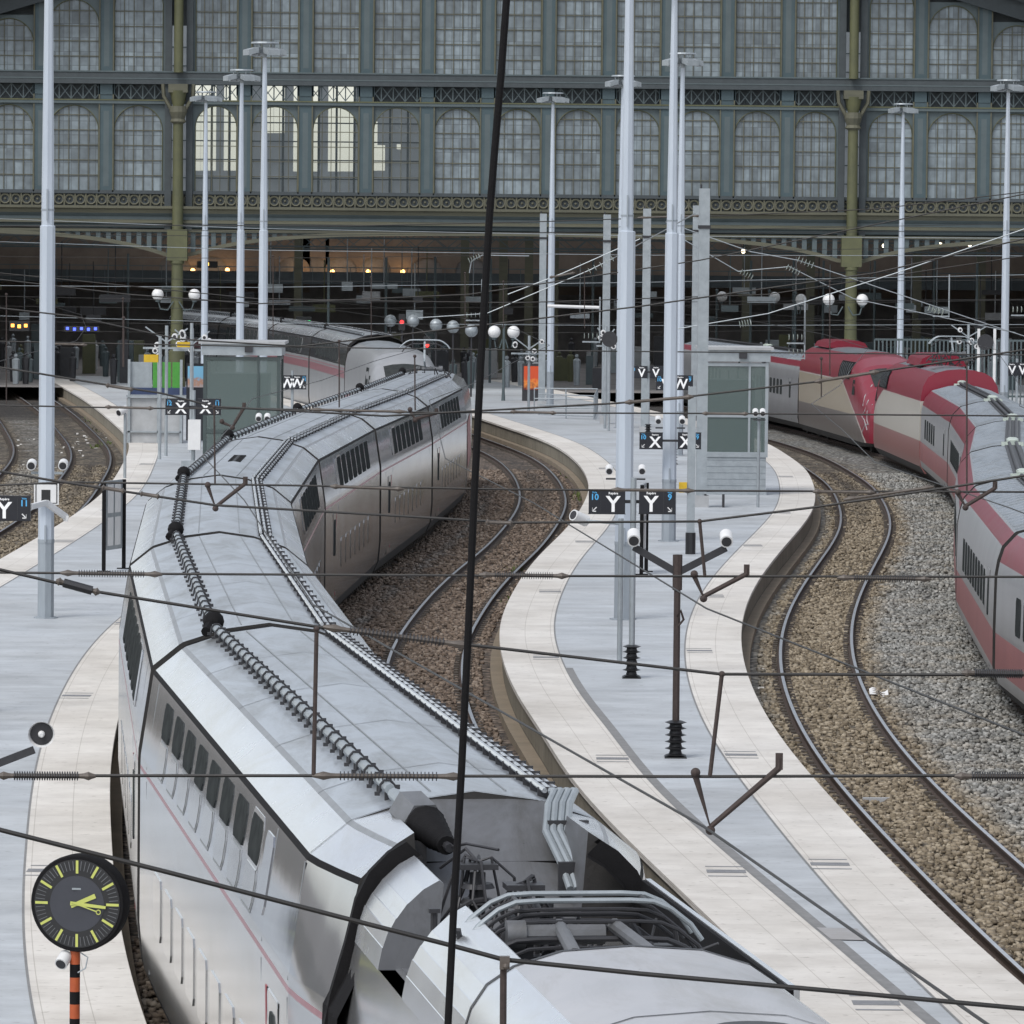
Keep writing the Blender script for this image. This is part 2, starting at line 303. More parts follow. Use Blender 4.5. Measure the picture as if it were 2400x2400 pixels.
# ================================================================== ground, ballast, tracks, platforms
g = MB(); g.poly([(-700,-250,BZ-.03),(700,-250,BZ-.03),(700,1200,BZ-.03),(-700,1200,BZ-.03)])
struct(g.build('ground', MT['ground']), 'brown railway ground around the station')
def ballast():
    xs = np.arange(-34, 30.01, .5); ys = np.arange(22, 278.1, .8); m = MB(); st = []
    for y in ys:
        tr = [T1(y), T2(y), T3(y), T4(y), T0(y), TM(y)]
        for x in xs:
            d = [abs(x-t) for t in tr]
            bn = max(0, 1-max(0, min(d[2], d[0], d[4], d[5])-.75)/1.1)
            if d[2] < 2.2: bn *= .95
            rd = max(0, 1-max(0, min(d[1], d[0])-1.5)/1.2)*(.95 if y > 85 else .6)
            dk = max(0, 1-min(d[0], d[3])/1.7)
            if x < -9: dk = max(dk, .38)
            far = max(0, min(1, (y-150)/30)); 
            dk = max(dk, far*.62*max(0, 1-min(d[1], d[2], d[4], d[5])/1.1), max(0, min(1, (y-236)/25)))  # third channel: darker along the train tracks, far left and towards the hall
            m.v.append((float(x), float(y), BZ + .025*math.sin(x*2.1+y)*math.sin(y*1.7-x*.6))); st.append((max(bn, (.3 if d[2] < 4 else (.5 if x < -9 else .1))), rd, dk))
    nx = len(xs)
    for j in range(len(ys)-1):
        for i in range(nx-1): a = j*nx+i; m.f.append((a, a+1, a+nx+1, a+nx)); m.m.append(0)
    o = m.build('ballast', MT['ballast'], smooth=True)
    at = o.data.attributes.new('stain_tint', 'FLOAT_VECTOR', 'POINT'); at.data.foreach_set('vector', np.array(st, float).ravel())
    struct(o, 'brown and grey stone ballast under the curving tracks')
ballast()
def track(f, y0, y1, label, pix=True):
    t = thing('railway_track', (f((y0+y1)/2), (y0+y1)/2, 0), label, 'railway track', 'railway tracks on the ballast')
    for s in (-1, 1):
        m = MB(); secs = []; y = y0
        prof = [(-.07,-.17),(-.07,-.15),(-.012,-.12),(-.012,-.045),(-.036,-.03),(-.036,-.004),(-.03,0),(.03,0),(.036,-.004),(.036,-.03),(.012,-.045),(.012,-.12),(.07,-.15),(.07,-.17)]
        while y <= y1:
            sl_ = (f(y+.3)-f(y-.3))/.6; k = math.sqrt(1+sl_*sl_); n = (1/k, -sl_/k); x = f(y)
            secs.append([(x+n[0]*(s*.7535+a), y+n[1]*(s*.7535+a), b) for a, b in prof]); y += .7
        m.loft(secs, [0,0,0,0,0,0,1,0,0,0,0,0,0]); m.build('rail', [MT['rail'], MT['railtop']], t, smooth=True)
    if not pix: return t
    base = MB(); base.box(-1.25,1.25,-.12,.12,-.3,-.178)
    for s in (-1, 1):
        for q in (-1, 1): base.box(s*.7535+q*.13-.05, s*.7535+q*.13+.05, -.085, .085, -.178, -.095)
    rest = MB(); first = None; y = y0; n = 0
    while y < y1:
        sl_ = (f(y+.3)-f(y-.3))/.6; a = -math.atan(sl_); x = f(y)
        if y > 52 and n < 100:
            if first is None: first = base.build('sleeper', MT['sleeper'], t, local=True); o = first
            else: o = first.copy(); COL.objects.link(o); o.parent = t
            o.location = Vector((x, y, 0)) - Vector(ORG[t.name]); o.rotation_euler = (0,0,a); n += 1
        else:
            ca, sa = math.cos(a), math.sin(a)
            fn = lambda q: (x+q[0]*ca-q[1]*sa, y+q[0]*sa+q[1]*ca, q[2])
            rest.box(-1.25,1.25,-.12,.12,-.3,-.178, fn)
            for s in (-1, 1):
                for q in (-1, 1): rest.box(s*.7535+q*.13-.05, s*.7535+q*.13+.05, -.085, .085, -.178, -.095, fn)
        y += .6/math.sqrt(1+sl_*sl_)
    r = rest.build('sleeper', MT['sleeper'], t); r['kind'] = 'stuff'
    return t
track(T1, 24, 300, 'track under the long silver double-decker train')
track(T2, 50, 300, 'empty curving track between silver train and middle platform')
track(T3, 45, 300, 'empty S-curve track right of the middle platform')
track(T4, 40, 300, 'track under the red and grey train')
track(T0, 110, 300, 'empty curved track left of the left platform', )
track(TM, 120, 300, 'leftmost curved track at the left picture edge')
def ribbon(fa, fb, z, y0, y1, st=.8, n=1, vflip=False):
    m = MB(); uv = []; y = y0; s = 0; px = None
    while True:
        a, b = fa(y), fb(y); c = (a+b)/2
        if px is not None: s += math.hypot(c-px[0], y-px[1])
        px = (c, y)
        for i in range(n+1): m.v.append((a+(b-a)*i/n, y, z)); uv.append((s, (b-a)*i/n))
        if y >= y1: break
        y = min(y+st, y1)
    k = n+1
    for j in range(len(m.v)//k-1):
        for i in range(n): a = j*k+i; m.f.append((a, a+1, a+k+1, a+k)); m.m.append(0)
    return m, uv
def wallribbon(f, z0, z1, y0, y1, flip=False, st=.8):
    m = MB(); uv = []; y = y0; s = 0; px = None
    while True:
        a = f(y)
        if px is not None: s += math.hypot(a-px[0], y-px[1])
        px = (a, y)
        m.v += [(a, y, z0), (a, y, z1)]; uv += [(s, z0), (s, z1)]
        if y >= y1: break
        y = min(y+st, y1)
    for j in range(len(m.v)//2-1):
        a = 2*j; q = (a, a+1, a+3, a+2); m.f.append(q[::-1] if flip else q); m.m.append(0)
    return m, uv
def platform(fl, fr, y0, y1, label, drain_left=False, trough=True, le=True, re=True):
    m, uv = ribbon(fl, fr, PZ, y0, y1, n=2); p = struct(m.build('platform', MT['asphalt'], uv=uv), label)
    w = 1.05
    for f, s, on in ((fl, 1, le), (fr, -1, re)):
        if not on: continue
        a, b = off(f, -s*.06), off(f, s*w)
        m, uv = ribbon(a, b, PZ+.004, y0, y1); m.build('edge_paving', MT['cream'], p, uv=uv)
        m, uv = wallribbon(a, PZ-.07, PZ+.004, y0, y1, s > 0); m.build('edge_nosing', MT['cream'], p, uv=uv)
        m, uv = wallribbon(f, BZ-.1, PZ-.002, y0, y1, s > 0); m.build('edge_wall', MT['wall'], p, uv=uv)
        m, uv = ribbon(off(f, s*w), off(f, s*(w+.03)), PZ+.006, y0, y1); m.build('joint_line', MT['drain'], p)
        if trough:
            q = off(f, -s*.24)
            m, uv = ribbon(q, off(f, s*.02), BZ+.16, y0, y1); m2, _ = wallribbon(q, BZ-.1, BZ+.16, y0, y1, s > 0)
            n = m.add(m2.v); 
            for ff in m2.f: m.face([n+i for i in ff])
            m.build('cable_trough', MT['ledge'], p)
    return p
pm = platform(PL, PR, 48, 300, 'curved middle platform with cream edges and grey surface')
m, uv = ribbon(off(PL, 1.075), off(PL, 1.2), PZ+.008, 52, 99.5); m.build('drain_strip', MT['drain'], pm)
pl = platform(LL, LR, 40, 300, 'left platform with cream edges beside the silver train', )
pf = off(T4, 2.6)
pr2 = platform(off(T4, 2.4), lambda y: 42., 228, 300, 'far right platform by the hall entrance', re=False)
def grate(par, f, s, y, w=.5, d=.28):
    a = -math.atan((f(y+.5)-f(y-.5))); m = MB()
    for y0, y1, nb in ((-.17,.17,9), (-.55,-.48,1), (.48,.55,1)):
        if nb == 1: m.box(-w/2, w/2, y0, y1, 0, .003)
        else:
            for i in range(nb): q = y0+(y1-y0)*i/nb; m.box(-w/2, w/2, q, q+(y1-y0)/nb*.72, 0, .003)
    o = m.build('drain_grate', MT['grate'], par, local=True); o.location = Vector((off(f, s*.78)(y), y, PZ+.006)); 
    return o
for y in (56, 67.6, 82.2, 102, 121, 141, 163, 186): grate(pm, PL, 1, y)
for y in (68.5, 83, 104, 120, 140, 157, 181): grate(pm, PR, -1, y)
for y in (52, 67, 92.5, 110): grate(pl, LR, -1, y)
for y in (120, 139, 155, 168, 186, 205): grate(pl, LL, 1, y)
# a patch of relaid asphalt on the middle platform
m = MB(); c = G(2010, 2190, PZ); m.poly([(c[0]-.34, c[1]-.55, PZ+.012),(c[0]+.1, c[1]-.6, PZ+.012),(c[0]+.02,c[1]+.45,PZ+.012),(c[0]-.45,c[1]+.5,PZ+.012)])
m.build('asphalt_patch', mat('patch', (.36,.36,.37), .8, c2=(.3,.29,.28), sc=2.5), pm)
# weeds along the platform wall and litter on the ballast
def weeds():
    m = MB()
    for (px, py, n, r) in ((1370,1165,220,.55),(1352,1110,120,.5),(1322,1085,90,.5),(1200,1415,60,.4),(1205,1340,40,.4),(222,985,90,.7),(252,1005,80,.8),(236,1045,60,.5)):
        cx, cy = G(px, py, BZ)
        for i in range(n):
            x = cx + random.gauss(0, r*.35); y = cy + random.gauss(0, r*3.2); h = random.uniform(.04,.16); a = random.uniform(0, 6.3); w = random.uniform(.02,.05)
            dx, dy = math.cos(a), math.sin(a); tx, ty = random.uniform(-.06,.06), random.uniform(-.06,.06)
            m.poly([(x-dx*w, y-dy*w, BZ),(x+dx*w, y+dy*w, BZ),(x+tx+dx*w*.6, y+ty+dy*w*.6, BZ+h*.7),(x+tx*1.5, y+ty*1.5, BZ+h)])
    o = m.build('weeds', mat('weed_green', (.07,.12,.025), .8, c2=(.1,.1,.03), sc=3)); o['kind'] = 'stuff'; tag(o, 'green weeds growing along the platform foot and ballast', 'weeds')
weeds()
def litter():
    m = MB()
    for (px, py, n, rx, ry) in ((245,1030,60,.9,12),(60,1040,26,.8,9),(1790,1400,10,.5,6),(1780,1600,5,.5,4),(1340,1200,10,.5,6),(1950,1100,14,1.2,10),(1190,1380,6,.5,3),(2250,1300,12,2,9),(1120,1560,5,.6,4)):
        cx, cy = G(px, py, BZ)
        for i in range(n):
            x = cx+random.gauss(0, rx); y = cy+random.gauss(0, ry); w = random.uniform(.03,.09); a = random.uniform(0,3); t = random.uniform(.0,.06)
            d = Vector((math.cos(a)*w, math.sin(a)*w, 0)); e = Vector((-math.sin(a)*w*.6, math.cos(a)*w*.6, t)); c = Vector((x, y, BZ+.035))
            m.poly([c-d-e*.3, c+d, c+d+e, c-d*.8+e])
    o = m.build('litter', mat('paper_litter', (.6,.59,.56), .8, c2=(.45,.43,.4), sc=5)); o['kind'] = 'stuff'; tag(o, 'scattered pale paper litter on the ballast', 'litter')
litter()
x, y = G(2060, 1635, BZ)
m = MB()
for i in range(4): m.loft([[(x-.18+.36*k/6, y-.1+.07*i, BZ+.03+.03*i+.05*math.sin(k*1.0)) for k in range(7)], [(x-.18+.36*k/6, y-.05+.07*i, BZ+.05+.03*i+.05*math.sin(k*1.0+.4)) for k in range(7)]])
tag(m.build('crumpled_paper', MT['white']), 'white crumpled paper beside the right empty track', 'paper')
x, y = G(2052, 1880, BZ); m = MB(); m.box(x-.2, x+.22, y-.06, y+.06, BZ, BZ+.07)
tag(m.build('concrete_block', MT['concrete']), 'pale concrete block between the rails of the right empty track', 'block')
def stones():
    rg = np.random.default_rng(5); yg = np.arange(30, 300, .5); tab = {k: np.array([f(q) for q in yg]) for k, f in dict(T1=T1,T2=T2,T3=T3,T4=T4,T0=T0,TM=TM,PL=off(PL,-.42),PR=off(PR,.42),LL=off(LL,-.42)).items()}
    I = lambda k, y: np.interp(y, yg, tab[k])
    X, Y = [], []
    def fill(fa, fb, y0, y1, dens):
        n = int(dens*7*(y1-y0)); y = rg.uniform(y0, y1, n); a = fa(y); b = fb(y); x = a+(b-a)*rg.uniform(0, 1, n)
        keep = rg.uniform(0, 7, n) < np.clip(b-a, 0, 7); X.append(x[keep]); Y.append(y[keep])
    for y0, y1, dn in ((58,90,105),(90,130,84),(130,200,46)):
        fill(lambda y: I('PR', y), lambda y: I('T4', y)-.9, y0, y1, dn)
        if y1 > 90: fill(lambda y: I('T1', y)+1.0, lambda y: I('PL', y), max(y0, 74), y1, dn)
        if y0 > 120: fill(lambda y: I('TM', y)-2, lambda y: I('LL', y), y0, y1, dn)
    fill(lambda y: I('T1', y)-1.7, lambda y: I('T1', y)-.5, 50, 66, 60)
    x = np.concatenate(X); y = np.concatenate(Y)
    ok = np.ones(len(x), bool)
    for k in ('T1','T2','T3','T4','T0','TM'):
        s = (I(k, y+.5)-I(k, y-.5)); d = np.abs(x-I(k, y))/np.sqrt(1+s*s); ok &= np.abs(d-.7535) > .11
    x = x[ok]; y = y[ok]; n = len(x)
    cube = np.array([(-1,-1,-1),(1,-1,-1),(1,1,-1),(-1,1,-1),(-1,-1,1),(1,-1,1),(1,1,1),(-1,1,1)], float)
    v = cube[None]*(1+rg.uniform(-.45,.25,(n,8,3))); sc = rg.uniform(.017,.042,(n,1,1))*np.array([1.25,1,.85])[None,None]
    v = v*sc; a = rg.uniform(0, 6.28, n); b = rg.uniform(-.7, .7, n)
    ca, sa, cb, sb = np.cos(a)[:,None], np.sin(a)[:,None], np.cos(b)[:,None], np.sin(b)[:,None]
    px, py, pz = v[...,0], v[...,1]*cb-v[...,2]*sb, v[...,1]*sb+v[...,2]*cb
    P = np.stack([px*ca-py*sa+x[:,None], px*sa+py*ca+y[:,None], pz+BZ+.01+rg.uniform(-.01,.035,n)[:,None]], -1).reshape(-1,3)
    fq = np.array([(3,2,1,0),(4,5,6,7),(0,1,5,4),(1,2,6,5),(2,3,7,6),(3,0,4,7)]); Fq = (fq[None]+8*np.arange(n)[:,None,None]).reshape(-1)
    me = bpy.data.meshes.new('ballast_stones'); me.vertices.add(len(P)); me.vertices.foreach_set('co', P.ravel()); nf = len(Fq)//4
    me.loops.add(len(Fq)); me.loops.foreach_set('vertex_index', Fq.astype(np.int32)); me.polygons.add(nf); me.polygons.foreach_set('loop_start', np.arange(0, 4*nf, 4, dtype=np.int32)); me.update(calc_edges=True)
    D = {k: np.abs(x-I(k, y)) for k in ('T1','T2','T3','T4','T0','TM')}
    bn = np.clip(1-np.maximum(0, np.minimum.reduce([D['T3'],D['T1'],D['T0'],D['TM']])-.75)/1.1, 0, 1); bn = np.maximum(bn, np.where(D['T3'] < 4, .3, np.where(x < -9, .5, .1)))
    rd = np.clip(1-np.maximum(0, np.minimum(D['T2'], D['T1'])-1.5)/1.2, 0, 1)*np.where(y > 85, .95, .6)
    dk = np.maximum(np.clip(1-np.minimum(D['T1'], D['T4'])/1.7, 0, 1), np.where(x < -9, .38, 0)); dk = np.maximum(dk, np.clip((y-150)/30, 0, 1)*.62*np.clip(1-np.minimum.reduce([D['T2'],D['T3'],D['T0'],D['TM']])/1.1, 0, 1))  # stones take the same darker tone along the train tracks and far left
    st = np.repeat(np.stack([bn, rd, dk], -1), 8, 0); at = me.attributes.new('stain_tint', 'FLOAT_VECTOR', 'POINT'); at.data.foreach_set('vector', st.astype(np.float32).ravel())
    me.materials.append(MT['stone']); o = bpy.data.objects.new('ballast_stones', me); COL.objects.link(o); o['kind'] = 'stuff'; tag(o, 'loose brown and grey ballast stones lying along the tracks', 'stones')
stones()
# small edge number plate on the middle platform wall
# ================================================================== trains
def frame(f, ya, yb):
    a = Vector((f(ya), ya, 0)); b = Vector((f(yb), yb, 0)); d = b-a
    return a, d.length, -math.atan2(d.x, d.y)
def place(o, par, a, rz):
    o.parent = par; o.location = a - Vector(ORG[par.name]); o.rotation_euler = (0,0,rz)
def step_y(f, y, L):
    q = y+L*.9
    for _ in range(20):
        d = math.hypot(f(q)-f(y), q-y); q += (L-d)
    return q
DPROF = [(1.28,.22),(1.40,.5),(1.448,1.0),(1.448,2.0),(1.448,2.70),(1.447,2.75),(1.443,2.86),(1.31,3.74),(1.285,3.79),(1.0,4.02),(.955,4.05),(.5,4.2),(0,4.27)]
DM = ['skirt','silver','silver','silver','pink','silver','silver2','rubber','shoulder','roofline','roof','roof']
TPROF = [(1.2,.25),(1.40,.5),(1.45,.75),(1.45,1.42),(1.45,1.5),(1.43,2.45),(1.385,2.72),(1.30,2.98),(1.08,3.22),(1.04,3.25),(.5,3.4),(0,3.45)]
TM_ = ['skirt','tsilver','pinkred','tsilver','whitecar','tsilver','whitecar','maroon','maroon','roofline','troof','troof']
TM_ = ['skirt','tsilver','pinkred','tsilver','whitecar','tsilver','maroon','maroon','roofline','troof','troof']
WPROF = DPROF
WM = ['skirt','whitecar','whitecar','whitecar','pink','whitecar','silver2','rubber','shoulder','roofline','roof','roof']
def full(prof): return [(-x, z) for x, z in prof] + [(x, z) for x, z in prof[-2::-1]]
def coach(par, prof, pm, L, y0=0.3, y1=None, name='coach'):
    y1 = y1 if y1 is not None else L-.3
    names = sorted(set(pm)); ix = {n: i for i, n in enumerate(names)}
    pts = full(prof); mm = [ix[n] for n in pm] + [ix[n] for n in pm[::-1]]
    m = MB(); ny = 4
    m.loft([[(x, y0+(y1-y0)*i/ny, z) for x, z in pts] for i in range(ny+1)], mm)
    m.k = ix['skirt'] if 'skirt' in ix else 0
    for y in (y0, y1):
        n = m.add([(x, y, z) for x, z in pts]); m.face(range(n, n+len(pts)))
    o = m.build(name, [MT[n] for n in names], par, smooth=True, local=True)
    return o
def seg_pt(prof, z, side, o=.012):
    for (x0, z0), (x1, z1) in zip(prof, prof[1:]):
        if z0 <= z <= z1 and z1 > z0:
            t = (z-z0)/(z1-z0); n = Vector((z1-z0, x0-x1)).normalized()
            return (side*(x0+(x1-x0)*t+n.x*o), z+n.y*o)
def panel(m, prof, side, y0, y1, z0, z1, o=.012, c=.08):
    pts = [(y0+c, z0),(y1-c, z0),(y1, z0+c),(y1, z1-c),(y1-c, z1),(y0+c, z1),(y0, z1-c),(y0, z0+c)]
    A = [(*seg_pt(prof, z, side, o), y) for y, z in pts]; A = [(x, y, z) for x, z, y in A]
    B = [(*seg_pt(prof, z, side, -.02), y) for y, z in pts]; B = [(x, y, z) for x, z, y in B]
    if side < 0: A = A[::-1]; B = B[::-1]
    n = m.add(A); k = m.add(B); e = len(A)
    m.face(range(n, n+e))
    for i in range(e): m.face((n+i, k+i, k+(i+1)%e, n+(i+1)%e))
def add_windows(co, prof, ys, w, zr, mat_='glass', sides=(-1,1), frame_=True):
    for s in sides:
        for z0, z1 in zr:
            proto = None
            for y in ys:
                if proto is None:
                    m = MB(); panel(m, prof, s, -w/2, w/2, z0, z1); proto = m.build('window', MT[mat_], co, local=True); o = proto
                    if not frame_: o.location = (0, y, 0); continue
                    m = MB(); panel(m, prof, s, -w/2-.05, w/2+.05, z0-.045, z1+.045, .006, .1); fr = m.build('window_frame', MT['silver' if prof is DPROF else 'tsilver'], proto, local=True)
                else:
                    o = proto.copy(); COL.objects.link(o); o.parent = co
                o.location = (0, y, 0)
def bogie(co, y, n2=True):
    m = MB()
    for s in (-1, 1): m.box(s*1.12-.09, s*1.12+.09, y-1.9, y+1.9, .38, .62); m.box(s*1.12-.14, s*1.12+.14, y-.3, y+.3, .3, .75)
    for q in (-1.45, 1.45):
        m.tube([(-.9, y+q, .44),(.9, y+q, .44)], .09, 8)
        for s in (-1, 1): m.tube([(s*.71, y+q, .45),(s*.83, y+q, .45)], .45, 18)
    m.box(-1.0, 1.0, y-.5, y+.5, .4, .6)
    return m.build('bogie', MT['skirt'], co, local=True)
def roof_runs(co, L, y0, xz=(-.63, 4.19), sp=.58):
    m = MB(); x, z = xz
    m.k = 0; m.tube([(x, y0, z+.07), (x, L-.25, z+.07)], .042, 8)
    m.k = 1; y = y0+.2
    while y < L-.3:
        m.tube([(x-.065, y, z+.02),(x-.055, y, z+.085),(x-.025, y, z+.12),(x+.025, y, z+.12),(x+.055, y, z+.085),(x+.065, y, z+.02)], .011, 6)
        m.box(x+.06, x+.1, y-.016, y+.016, z+.05, z+.085); m.box(x-.1, x-.06, y-.016, y+.016, z-.0, z+.03); m.box(x-.02, x+.02, y-.02, y+.02, z-.06, z+.03); y += sp
    m.build('roof_cable', [MT['galv'], MT['dark']], co, smooth=True, local=True)
    m = MB(); x2 = .68
    for d in (-.07, .0, .07): m.k = 0; m.tube([(x2+d, y0+.1, z+.03-d*.2),(x2+d, L-.2, z+.03-d*.2)], .022, 6)
    m.k = 1; y = y0+.3
    while y < L-.3: m.box(x2-.1, x2+.1, y-.008, y+.008, z-.05, z+.052); y += .42 if sp < .6 else .9
    m.build('roof_conduit', [MT['shoulder'], MT['dark']], co, local=True)
    m = MB(); m.tube([(x-.1, L-.28, z+.02),(x, L-.02, z+.12),(x+.05, L+.3, z+.1)], .06, 8); m.sphere((x, L-.05, z+.12), .12, 10, 6)
    m.build('cable_joint', MT['rubber'], co, smooth=True, local=True)
def doorset(co, prof, y, zb, zt, s, red=True):
    m = MB(); panel(m, prof, s, y-.45, y+.45, zb, zt, .008, .05); d = m.build('door', MT['silver' if prof is DPROF else 'tsilver'], co, local=True)
    m = MB(); panel(m, prof, s, y-.2, y+.2, zb+(zt-zb)*.52, zt-.15, .016, .06); m.build('window', MT['glass'], d, local=True)
    m = MB()
    for q in (-.49, .49): panel(m, prof, s, y+q-.02, y+q+.02, zb, zt, .006, .005)
    m.build('door_seal', MT['rubber'], d, local=True)
    if red:
        m = MB(); panel(m, prof, s, y+.56, y+.66, zb+.1, zt, .007, .01); m.build('red_door_mark', MT['redmark'], co, local=True)
def gangway(par, f, y, prof, sc=.93, dz=-.03):
    a, L, rz = frame(f, y-.5, y+.5); m = MB(); pts = full(prof)
    for k in range(5):
        pass
    m.loft([[(x*(sc+.02*(i % 2)), .05+.9*i/8, max(.5, z+dz)) for x, z in pts] for i in range(9)])
    o = m.build('gangway', MT['rubber'], par, local=True); place(o, par, a, rz); return o
# ---------------------------------------------------------------- the long silver double-decker train
JA = [39.9]; 
while JA[-1] < 168: JA.append(step_y(T1, JA[-1], 19.4 if len(JA) == 1 else 18.4))
dup = thing('double_decker_train', (T1(60), 60, 0), 'long silver double-decker train with ribbed roof cables curving away along the left platform', 'train', 'passenger trains at the station')
proto = None
WY = [5.6+1.52*i for i in range(8)]
def trailer(L, near=False):
    co = coach(dup, DPROF, DM, L, y0=1.62 if near else .3)
    ys = WY if near else [5.4+1.5*i for i in range(7)]
    add_windows(co, DPROF, ys, .98, ((3.27,3.64),) if near else ((2.98,3.63),))
    add_windows(co, DPROF, ys, 1.02, ((1.2,1.85),), 'mirror', frame_=False)
    if near:
        for s in (-1, 1):
            for y in ys:
                m = MB(); panel(m, DPROF, s, y-.49, y+.49, 2.9, 3.23, .012); bl = m.build('lower_window_panel', MT['mirror'], co, local=True)  # pale mirror-finish panel below each dark pane of the near coach
                m = MB(); panel(m, DPROF, s, y-.53, y+.53, 2.87, 3.25, .005, .1); m.build('window_frame', MT['roofline'], bl, local=True)
    for s in (-1, 1): doorset(co, DPROF, 2.9, .55, 2.5, s); 
    for s in (-1, 1):
        m = MB(); panel(m, DPROF, s, 4.1, 4.75, 2.98, 3.63, .01); m.build('blank_window', MT['silver2'], co, local=True)
    for s in (-1, 1):
        for y in (1.7, 4.0, L-1.3): m = MB(); panel(m, DPROF, s, y-.012, y+.012, .55, 2.66, .004, .004); panel(m, DPROF, s, y-.012, y+.012, 2.79, 3.72, .004, .004); m.build('panel_seam', MT['roofline'], co, local=True)
    for q in (L*.2, L*.4, L*.6, L*.8):
        m = MB(); m.loft([[(x, q-.012, z+.004) for x, z in full(DPROF)[9:-9]], [(x, q+.012, z+.004) for x, z in full(DPROF)[9:-9]]])
        m.build('roof_seam', MT['roofline'], co, local=True)
    for x in (-.3,.3):
        m = MB(); m.box(x-.006, x+.006, 2.0 if near else .5, L-.5, 4.2, 4.238 if False else 4.2+.0395); m.build('roof_seam', MT['roofline'], co, local=True)
    roof_runs(co, L, 1.9 if near else .5, sp=.58 if near else .85)
    bogie(co, 0 if not near else -.2)
    return co
for i in range(len(JA)-1):
    a, L, rz = frame(T1, JA[i], JA[i+1])
    if i == 0: co = trailer(L, True)
    else:
        if proto is None: proto = co = trailer(L)
        else: co = copy_tree(proto, dup)
    place(co, dup, a, rz)
    if i > 0: gangway(dup, T1, JA[i], DPROF)
# roof grille on one trailer
def find_coach(i): return [o for o in dup.children if o.name.startswith('coach')][i]
cg = find_coach(3); m = MB()
for k in range(6): m = MB(); m.box(-.1, .14, 6.0+k*.5, 6.22+k*.5, 4.2, 4.275); m.build('roof_vent', MT['rubber'], cg, local=True)
# near trailer: sloping roof well towards the power car
c0 = find_coach(0)
secs = []; OP = DPROF[:11]
names = DM[:10]
for y, zf in ((1.62,4.19),(1.2,3.97),(.6,3.65),(.02,3.34)):
    tp_ = lambda x, z: x*(1-.18*(1-min(y,1.6)/1.6)**1.3*max(0, min(1, (z-1.7)/1.7))**1.2)
    lft = [(-tp_(x, z), y, z) for x, z in OP] + [(-.66, y, 4.13), (-.6, y, zf), (-.3, y, zf+.02)]
    secs.append(lft + [(-p[0], p[1], p[2]) for p in lft[::-1]])
nm = names + ['shoulder','endplate','endplate','endplate','endplate','endplate','shoulder'] + names[::-1]
un = sorted(set(nm)); m = MB(); m.loft(secs, [un.index(q) for q in nm]); m.k = un.index('skirt')
n = m.add(secs[-1]); m.face(range(n, n+len(secs[-1])))
m.build('roof_well', [MT[q] for q in un], c0, smooth=True, local=True)
m = MB(); m.box(-.6, .6, .86, .875, 3.77, 3.81); m.loft([[(x, 1.615, z+.006) for x, z in full(DPROF)[8:-8]], [(x, 1.63, z+.006) for x, z in full(DPROF)[8:-8]]])
for s in (-1, 1): panel(m, DPROF, s, 1.605, 1.635, .5, 3.72, .005, .004)
m.build('panel_seam', MT['rubber'], c0, local=True)
# cable end: hexagonal sleeve and black bellows
m = MB(); a = Vector((-.62, 1.75, 4.24)); b = Vector((-.38, .1, 4.0)); d = b-a
m.k = 0; m.tube([a, a+d*.25], .05, 8); m.k = 1; m.tube([a+d*.22, a+d*.3, a+d*.56], [.08, .17, .17], 6)
m.k = 2; m.tube([a+d*(.56+.03*i) for i in range(14)], [(.165-.007*i)*(1 if i % 2 else .9) for i in range(14)], 12)
m.k = 3; m.tube([a+d*.95, a+d*1.0], .035, 8); m.tube([a+d*.98, a+d*1.06+Vector((.1,0,.06)), a+d*1.08+Vector((.3,-.25,.05))], .012, 6)
m.box(-.72, -.5, .55, .75, 3.7, 4.0)
m.build('cable_end', [MT['galv'], MT['endplate'], MT['rubber'], MT['dark']], c0, smooth=True, local=True)
m = MB()
for k in range(4):
    x = .60+.055*k; m.tube([(x+.05, 1.9, 4.24),(x+.03, 1.6, 4.27),(x-.06, 1.3, 4.2),(x-.12, 1.0, 4.02),(x-.06, .55, 3.82),(x-.03, .3, 3.66)], .03, 8)
m.k = 1; m.box(.5, .82, 1.04, 1.1, 3.93, 4.1); m.box(.5, .82, .42, .48, 3.6, 3.85)
m.build('roof_cables', [MT['galv'], MT['dark']], c0, smooth=True, local=True)
# ---- near power car
a, L, rz = frame(T1, JA[0]-22, JA[0]); a = Vector((T1(JA[0]), JA[0], 0))
LOW = [(1.2,.22),(1.28,.5),(1.3,1.0),(1.3,2.0),(1.25,2.6),(1.17,3.12),(1.12,3.34)]
m = MB(); pts = full(LOW)[:len(LOW)] + [(-1.0,3.34),(-.98,3.1),(.98,3.1),(1.0,3.34)] + full(LOW)[-len(LOW):]
nm = ['skirt','silver','silver','silver','silver','silver','silver','dark','rubber','dark','silver','silver','silver','silver','silver','silver','skirt']
un = sorted(set(nm)); m.loft([[(x, y, z) for x, z in pts] for y in (-.2,-6.1)], [un.index(q) for q in nm])
pc = m.build('power_car', [MT[q] for q in un], dup, smooth=True, local=True); place(pc, dup, a, rz)
def ribbed(y0, y1, s, dark_in=True):
    m = MB(); pr = [(1.41,3.34),(1.372,3.5),(1.366,3.505),(1.32,3.615),(1.312,3.618),(1.25,3.71),(1.242,3.713),(1.15,3.815),(1.142,3.818),(.98,3.92),(.84,3.985),(.8,3.96),(.86,3.4),(1.2,3.34)]
    secs = [[(s*(x*.80 if x > 1 else x*.82), y, z) for x, z in pr] for y in (y0, y1)]
    m.loft(secs, [0]*11+[1,1,0], closed=True); m.k = 1
    for q in secs: n = m.add(q); m.face(range(n, n+len(q)))
    m.build('ribbed_fairing', [MT['shoulder'], MT['endplate']], pc, local=True)
ribbed(-.22, -1.75, -1); ribbed(-3.2, -6.1, -1); q_ = MB()
